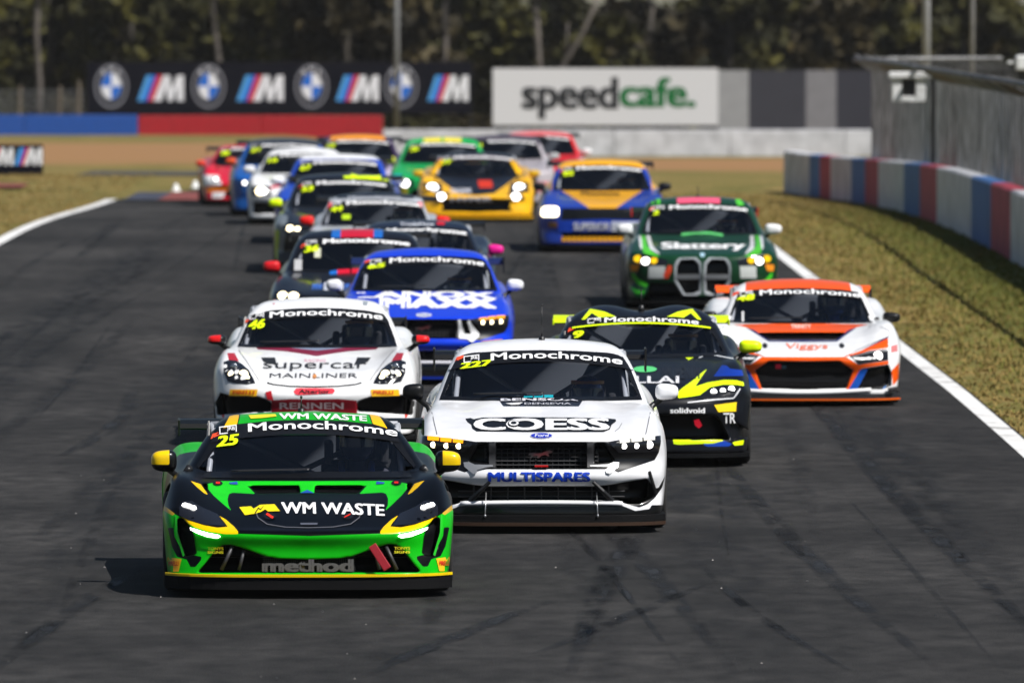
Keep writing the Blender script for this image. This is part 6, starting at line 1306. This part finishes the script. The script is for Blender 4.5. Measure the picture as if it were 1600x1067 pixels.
def build_boards():
    Y = 414; s = FPX / Y; X = lambda px: (px - 800) / s; Z = lambda py: HC - (py + 49) / s
    r = empty("advertising_banner", (X(436), Y, Z(178) - .6)); props(r, "long black banner with alternating round badges and striped letters above the red wall", "banner"); ox, oz = X(436), Z(178) - .6
    MB().box(X(137) - ox, X(737) - ox, 0, .05, .6, Z(97) - oz).build("banner_sheet", matte("banner_black", (.005, .005, .010)), r)
    for px in (137, 287, 437, 587, 737): MB().box(X(px) - ox - .04, X(px) - ox + .04, .06, .14, -.6, Z(97) - oz).build("post", BLACK, r)
    wh, bl, rd, gy, lb = decal_mat("e8e8ec"), decal_mat("1868c8"), decal_mat("d02030"), decal_mat("8c8c94"), decal_mat("58a8e8")
    dk = matte("banner_black", (.005, .005, .010))
    for k, px in enumerate((174, 326, 487, 627)):
        cx0, cz = X(px) - ox, Z(135) - oz; ra, rb = 26 / s, 34 / s
        def ring(r0, r1, n=32): return [[(cx0 + q * ra * math.cos(t), cz + q * rb * math.sin(t)) for q, t in ((r0, a), (r1, a), (r1, b), (r0, b))] for a, b in ((2 * math.pi * i / n, 2 * math.pi * (i + 1) / n) for i in range(n))]
        e = flat("round_badge", ring(.90, 1.0) + ring(.60, .66), gy, r, -.008)
        for i in range(11): a = R(160 - 14 * i); 
        for i, ch in enumerate("BMW"):
            a = R(125 - 35 * i); flat_text(ch, cx0 + .78 * ra * math.cos(a) - .07, cx0 + .78 * ra * math.cos(a) + .07, cz + .78 * rb * math.sin(a) - .08, cz + .78 * rb * math.sin(a) + .08, wh, e, -.010)
        for q in range(4):
            pts = [(cx0, cz)] + [(cx0 + .6 * ra * math.cos(R(90 * q + 90 * i / 8)), cz + .6 * rb * math.sin(R(90 * q + 90 * i / 8))) for i in range(9)]; flat("badge_quarter", [pts], bl if q in (1, 3) else wh, e, -.009)
    def em(x0, x1, y0, y1, par, ox, oz, X, Z, yy=-.008):
        w = x1 - x0; h = y1 - y0; sl = .22 * w; f = lambda a, b: (X(x0 + a * w) - ox, Z(y0 + b * h) - oz)
        def para(a, b): return [f(a, 1), f(b, 1), f(b + .2, 0), f(a + .2, 0)]
        e = flat("letter_stripe", [para(0, .10)], lb, par, yy); flat("letter_stripe", [para(.10, .22)], bl, e, yy); flat("letter_stripe", [para(.22, .34)], rd, e, yy)
        M = [f(.34, 1), f(.56, 0), f(.70, 0), f(.74, .55), f(.86, 0), f(1.0, 0), f(1.0, 1), f(.86, 1), f(.86, .45), f(.76, 1), f(.66, 1), f(.62, .45), f(.52, 1)]
        bm = bmesh.new(); bm.faces.new([bm.verts.new((a, 0, b)) for a, b in M]); bmesh.ops.triangulate(bm, faces=bm.faces[:]); bm.verts.index_update(); mb = MB(); mb.add([(v.co.x, yy, v.co.z) for v in bm.verts], [[v.index for v in q.verts] for q in bm.faces]); bm.free(); mb.build("letter_block", wh, e)
    for (a, b) in ((215, 287), (370, 443), (525, 592), (668, 732)): em(a, b, 118, 158, r, ox, oz, X, Z)
    # white board with lettering
    Y = 404; s = FPX / Y; X = lambda px: (px - 800) / s; Z = lambda py: HC - (py + 49) / s; ox, oz = X(945), Z(196) - .5
    r = empty("advertising_board", (ox, Y, oz)); props(r, "wide white board lettered in dark grey and green above the pale wall", "billboard")
    MB().box(X(770) - ox, X(1122) - ox, 0, .06, .5, Z(107) - oz).build("board", pmat("board_white", (.66, .655, .675), .6), r)
    flat_text("speed", X(815) - ox, X(966) - ox, Z(186) - oz, Z(121) - oz, decal_mat("2a2c30"), r, -.01, .04); flat_text("cafe.", X(968) - ox, X(1087) - ox, Z(168) - oz, Z(121) - oz, decal_mat("0e6a34"), r, -.01, .04)
    for px in (775, 945, 1118): MB().box(X(px) - ox - .05, X(px) - ox + .05, .07, .17, -.5, Z(107) - oz).build("post", BLACK, r)
    for (a, b, cc, lab) in ((1122, 1170, (.30, .30, .31), "light grey fence panel right of the lettered white board"), (1170, 1259, (.028, .028, .04), "wide dark fence panel between two grey ones"), (1259, 1307, (.20, .195, .21), "grey fence panel between two dark ones"), (1307, 1400, (.022, .022, .035), "dark fence panel touching the grey debris fence")):
        m = MB(); x0, x1 = X(a) - X((a + b) / 2), X(b) - X((a + b) / 2); o = MB().box(x0 + .004, x1 - .004, 0, .05, -.9, Z(110) - Z(196)).build("fence_panel", pmat("panel_%d" % a, cc, .7, noise=.1, nscale=2)); o.location = (X((a + b) / 2), Y + .02, Z(196)); props(o, lab, "fence panel")
        pst = MB(); pst.box(x0 - .03, x0 + .03, .06, .12, -.9, Z(108) - Z(196)); pst.build("post", BLACK, o)
    # low marker board on the left grass
    Y = 240; s = FPX / Y; X = lambda px: (px - 800) / s; Z = lambda py: HC - (py + 49) / s; ox = X(20)
    r = empty("marker_board", (ox, Y, 0)); props(r, "low black board with white striped letters standing on the left grass", "sign")
    MB().box(X(-40) - ox, X(67) - ox, 0, .08, -.62, Z(226), .01).build("board", matte("banner_black", (.005, .005, .010)), r)
    em(22, 66, 231, 258, r, ox, 0, X, Z, -.006); em(-22, 21, 231, 258, r, ox, 0, X, Z, -.006)
    # small white track-limit markers on the grass
    for px, py, lab in ((275, 292, "left one of two small white track markers in the grass"), (305, 287, "right one of two small white track markers in the grass")):
        Yc = FPX * (HC + .37) / (py + 49 + 4); x = (px - 800) / FPX * Yc; m = MB(); m.lathe([(0, .10), (.02, .10), (.03, .075), (.12, .05), (.16, .02), (.16, 0)], 'Z', 12); o = m.build("track_marker", pmat("marker_white", (.75, .75, .73), .6), None, True); o.location = (x, Yc, ground_z(x, Yc) - .03); props(o, lab, "marker")
# ---------------------------------------------------------------- poles and trees
def build_poles():
    for px, Y, rr, zb, lab, col in ((620, 403, .11, -2.9, "thin grey pole rising between the black banner and the white board", (.22, .22, .22)), (1447, 232, .095, 0, "thick pale steel pole behind the grey debris fence", (.42, .43, .46)), (1519, 236, .055, 0, "thin pale pole right of the thick one behind the fence", (.34, .34, .36))):
        x = (px - 800) / FPX * Y; m = MB(); m.tube([(0, 0, 0), (0, 0, 9)], rr, 12, rr * .8); r = empty("pole", (x, Y, zb)); props(r, lab, "pole"); m.build("shaft", pmat("pole_%d" % px, col, .5, .2, noise=.2), r, True)
        MB().lathe([(0, rr * 2.2), (.04, rr * 2.2), (.04, rr), (.3, rr)], 'Z', 12).build("base_plate", pmat("pole_%d" % px, col, .5, .2, noise=.2), r)
        if px == 1447: MB().lathe([(0, rr + .012), (.16, rr + .012)], 'Z', 12, (0, 0, 3.55)).build("clamp_band", BLACK, r)
    Y = 200; s = FPX / Y; x = (1597 - 800) / s; z = HC - (100 + 49) / s; r = empty("camera_mast", (x, Y, 0)); props(r, "white camera housing peeping over the fence at the right edge", "camera")
    MB().tube([(0, 0, 0), (0, 0, z)], .05, 8).build("mast", BLACK, r); MB().box(-.12, .3, -.2, .2, z - .12, z + .16, .03).build("housing", pmat("box_white", (.75, .75, .74), .5), r); MB().box(-.28, .1, -.1, .1, z + .0, z + .05, .01).build("arm", pmat("box_white", (.75, .75, .74), .5), r)
def leaf_mat(key, c1, c2, c3):
    m = bpy.data.materials.new(key); m.use_nodes = True; t = m.node_tree; b = t.nodes["Principled BSDF"]; b.inputs["Roughness"].default_value = .7; b.inputs["Specular IOR Level"].default_value = .2
    c = t.nodes.new("ShaderNodeTexCoord"); n = t.nodes.new("ShaderNodeTexNoise"); n.inputs["Scale"].default_value = .6; n.inputs["Detail"].default_value = 3; r = t.nodes.new("ShaderNodeValToRGB")
    r.color_ramp.elements[0].position = .33; r.color_ramp.elements[0].color = lin(c1); r.color_ramp.elements[1].position = .70; r.color_ramp.elements[1].color = lin(c3); e = r.color_ramp.elements.new(.5); e.color = lin(c2)
    oi = t.nodes.new("ShaderNodeObjectInfo"); mr = t.nodes.new("ShaderNodeMapRange"); mr.inputs[3].default_value = .55; mr.inputs[4].default_value = 1.5; v = t.nodes.new("ShaderNodeVectorMath"); v.operation = 'SCALE'
    t.links.new(c.outputs["Object"], n.inputs[0]); t.links.new(n.outputs["Fac"], r.inputs[0]); t.links.new(r.outputs[0], v.inputs[0]); t.links.new(oi.outputs["Random"], mr.inputs[0]); t.links.new(mr.outputs[0], v.inputs["Scale"]); t.links.new(v.outputs[0], b.inputs["Base Color"]); return m
def leaf_cloud(rng, centers, per, size, mat, name="crown"):
    V = []; F = []
    for (c, r) in centers:
        for _ in range(per):
            d = rng.normal(size=3); d /= np.linalg.norm(d) + 1e-9; rad = rng.random()**.45; p = np.array(c) + d * np.array(r) * rad
            a = rng.normal(size=3); a /= np.linalg.norm(a); b = np.cross(a, rng.normal(size=3)); b /= np.linalg.norm(b); s = size * rng.uniform(.5, 1.4); n = len(V)
            V += [tuple(p - a * s - b * s * .45), tuple(p + a * s * .9 - b * s * .3), tuple(p + a * s * 1.1 + b * s * .4), tuple(p - a * s * .5 + b * s * .6)]; F.append((n, n + 1, n + 2, n + 3))
    me = bpy.data.meshes.new(name); me.from_pydata(V, [], F); me.materials.append(mat); return me
ORD = "first second third fourth fifth sixth seventh eighth ninth tenth eleventh twelfth thirteenth fourteenth fifteenth sixteenth seventeenth eighteenth nineteenth twentieth twenty-first twenty-second twenty-third".split()
def build_trees():
    rng = np.random.default_rng(11); R2 = random.Random(3)
    bark = pmat("gum_bark", (.05, .042, .034), .9, noise=.5, nscale=3, bump=.4); pale = pmat("pale_bark", (.11, .093, .082), .85, noise=.4, nscale=2, bump=.3)
    L1 = leaf_mat("olive_leaves", (.005, .005, .002), (.028, .027, .006), (.098, .088, .016)); L2 = leaf_mat("dry_leaves", (.007, .006, .003), (.027, .021, .008), (.068, .052, .020))
    kinds = []
    for k in range(6):
        mb = MB(); h = R2.uniform(6.5, 9); lean = R2.uniform(-.5, .5); top = (lean, R2.uniform(-.3, .3), h * .7)
        mb.tube([(0, 0, -.4), (lean * .2, 0, h * .22), (lean * .6, 0, h * .45), top], .20, 8, .09); cen = []
        for q in range(9):
            z0 = h * R2.uniform(.10, .6); a = R2.uniform(0, 6.28); ln = R2.uniform(1.0, 2.3); e = (lean * z0 / h + ln * math.cos(a), ln * math.sin(a), z0 + ln * R2.uniform(.3, .9)); mb.tube([(lean * z0 / h, 0, z0), ((lean * z0 / h + e[0]) / 2, e[1] / 2, z0 + (e[2] - z0) * .35), e], .065, 5, .02)
            cen.append((e, (R2.uniform(.6, 1.15), R2.uniform(.6, 1.1), R2.uniform(.45, .85))))
        for q in range(8): cen.append(((R2.uniform(-1.9, 1.9), R2.uniform(-1.3, 1.3), h * R2.uniform(.08, .95)), (R2.uniform(.5, 1.1), R2.uniform(.5, 1.0), R2.uniform(.4, .8))))
        kinds.append((mb_mesh(mb, bark), leaf_cloud(rng, cen, 115, .33, L1 if k % 3 != 1 else L2)))
    bush = [leaf_cloud(rng, [((R2.uniform(-1, 1), R2.uniform(-.6, .6), R2.uniform(.3, 1.3)), (.7, .5, .5)) for _ in range(6)], 140, .11, (L1, L2)[k % 2]) for k in range(3)]
    stemm = mb_mesh(MB().tube([(0, 0, -.3), (.1, 0, .9)], .06, 6, .03), bark)
    words = ["dense olive gum tree", "dry brownish gum tree", "tall dark gum tree", "thin straggly gum tree"]
    n = 0
    for row, (Y, cnt) in enumerate(((432, 15), (452, 15), (476, 17), (505, 17))):
        for i in range(cnt):
            half = 800 / FPX * Y + 2.5; x = -half + 2 * half * (i + .5) / cnt + R2.uniform(-.9, .9); y = Y + R2.uniform(-6, 6); k = R2.randrange(6); sc_ = R2.uniform(.75, 1.25); o = empty("gum_tree", (x, y, ground_z(x, y)), R2.uniform(0, 6.28)); o.scale = (sc_, sc_, sc_ * R2.uniform(.9, 1.15))
            px = 800 + x / y * FPX; step_ = int((i + .5) / cnt * cnt) + 1; where = "behind the black banner" if px < 740 and px > 137 else ("behind the wire fence at far left" if px <= 137 else ("behind the lettered board" if px < 1120 else ("behind the plain fence panels" if px < 1370 else "behind the debris fence")))
            props(o, "%s, %s in %s row %s" % (words[k % 4], ORD[i], ("front", "second", "third", "rear")[row], where), "tree", "gum trees beyond the far wall"); inst("trunk", kinds[k][0], o); inst("crown", kinds[k][1], o); n += 1
    for i in range(22):
        Y = R2.uniform(419, 428); half = 800 / FPX * Y + 1; x = -half + 2 * half * (i + .5) / 22 + R2.uniform(-.5, .5); o = empty("shrub", (x, Y, ground_z(x, Y)), R2.uniform(0, 6.28)); sc_ = R2.uniform(.8, 1.5); o.scale = (sc_,) * 3
        props(o, "scrubby bush %s from the left at the foot of the gum trees" % ORD[i], "shrub", "bushes beyond the banners"); inst("foliage", bush[i % 3], o); inst("stem", stemm, o)
    # pale trunks that stand out
    for px, Y, pts, rr, lab in ((60, 424, [(0, 0, -.5), (.05, 0, 2), (-.08, 0, 4), (.1, 0, 7)], .15, "pale straight trunk near the left edge of the wood"), (340, 426, [(0, 0, -.5), (.1, 0, 2.5), (-.2, 0, 5), (.0, 0, 7.5)], .14, "pale trunk rising behind the second round badge"), (856, 420, [(0, 0, -.5), (.0, 0, 1.6), (-.35, 0, 3.6), (-.5, 0, 6.5)], .16, "pale forked gum behind the white board"), (690, 430, [(0, 0, -.5), (.1, 0, 3), (.3, 0, 7)], .10, "slim pale trunk left of the white board")):
        x = (px - 800) / FPX * Y; z = ground_z(x, Y); o = empty("gum_tree", (x, Y, z)); props(o, lab, "tree"); m = MB(); m.tube(pts, rr, 9, rr * .6)
        if px == 856: m.tube([(0, 0, 1.9), (.55, -.1, 3.4), (1.4, -.15, 4.8), (2.1, -.1, 6.4)], rr * .8, 8, rr * .4); m.tube([(.7, -.1, 3.6), (.8, -.1, 5.2)], rr * .4, 6, rr * .2)
        m.build("trunk", pale, o, True); cen = [((R2.uniform(-1.6, 1.6), R2.uniform(-.8, .8), R2.uniform(6.3, 9)), (1.2, 1.0, .7)) for _ in range(8)]; inst("crown", leaf_cloud(rng, cen, 160, .13, L2), o)
    # the far wood behind them, one mass
    cen = [((R2.uniform(-42, 42), R2.uniform(560, 640), ground_z(0, 600) + R2.uniform(-.6, 5.2)), (R2.uniform(1.8, 3.2), 2, R2.uniform(1.0, 1.9))) for _ in range(300)]
    me = leaf_cloud(rng, cen, 150, .42, L2, "wood"); o = inst("wood", me); props(o, "far dark wood closing the view behind the gum trees", "wood", None, "stuff")
def build_haze():
    o = MB().box(-60, 60, -12, 700, -14, 16).build("haze", None); m = bpy.data.materials.new("haze_air"); m.use_nodes = True; t = m.node_tree; t.nodes.remove(t.nodes["Principled BSDF"]); v = t.nodes.new("ShaderNodeVolumePrincipled"); v.inputs["Density"].default_value = .00007; v.inputs["Color"].default_value = (.9, .88, .86, 1); v.inputs["Anisotropy"].default_value = .2
    t.links.new(v.outputs[0], t.nodes["Material Output"].inputs["Volume"]); o.data.materials.clear(); o.data.materials.append(m); props(o, "thin warm air shimmer over the whole circuit", "haze", None, "stuff")
# ---------------------------------------------------------------- assemble
import builtins
only = getattr(builtins, "ONLY", None)
build_ground(); build_walls(); build_fences(); build_boards(); build_poles(); build_trees(); build_haze()
for f in CARS:
    if only and only != "all" and f.__name__ not in only.split("+"): continue
    f()
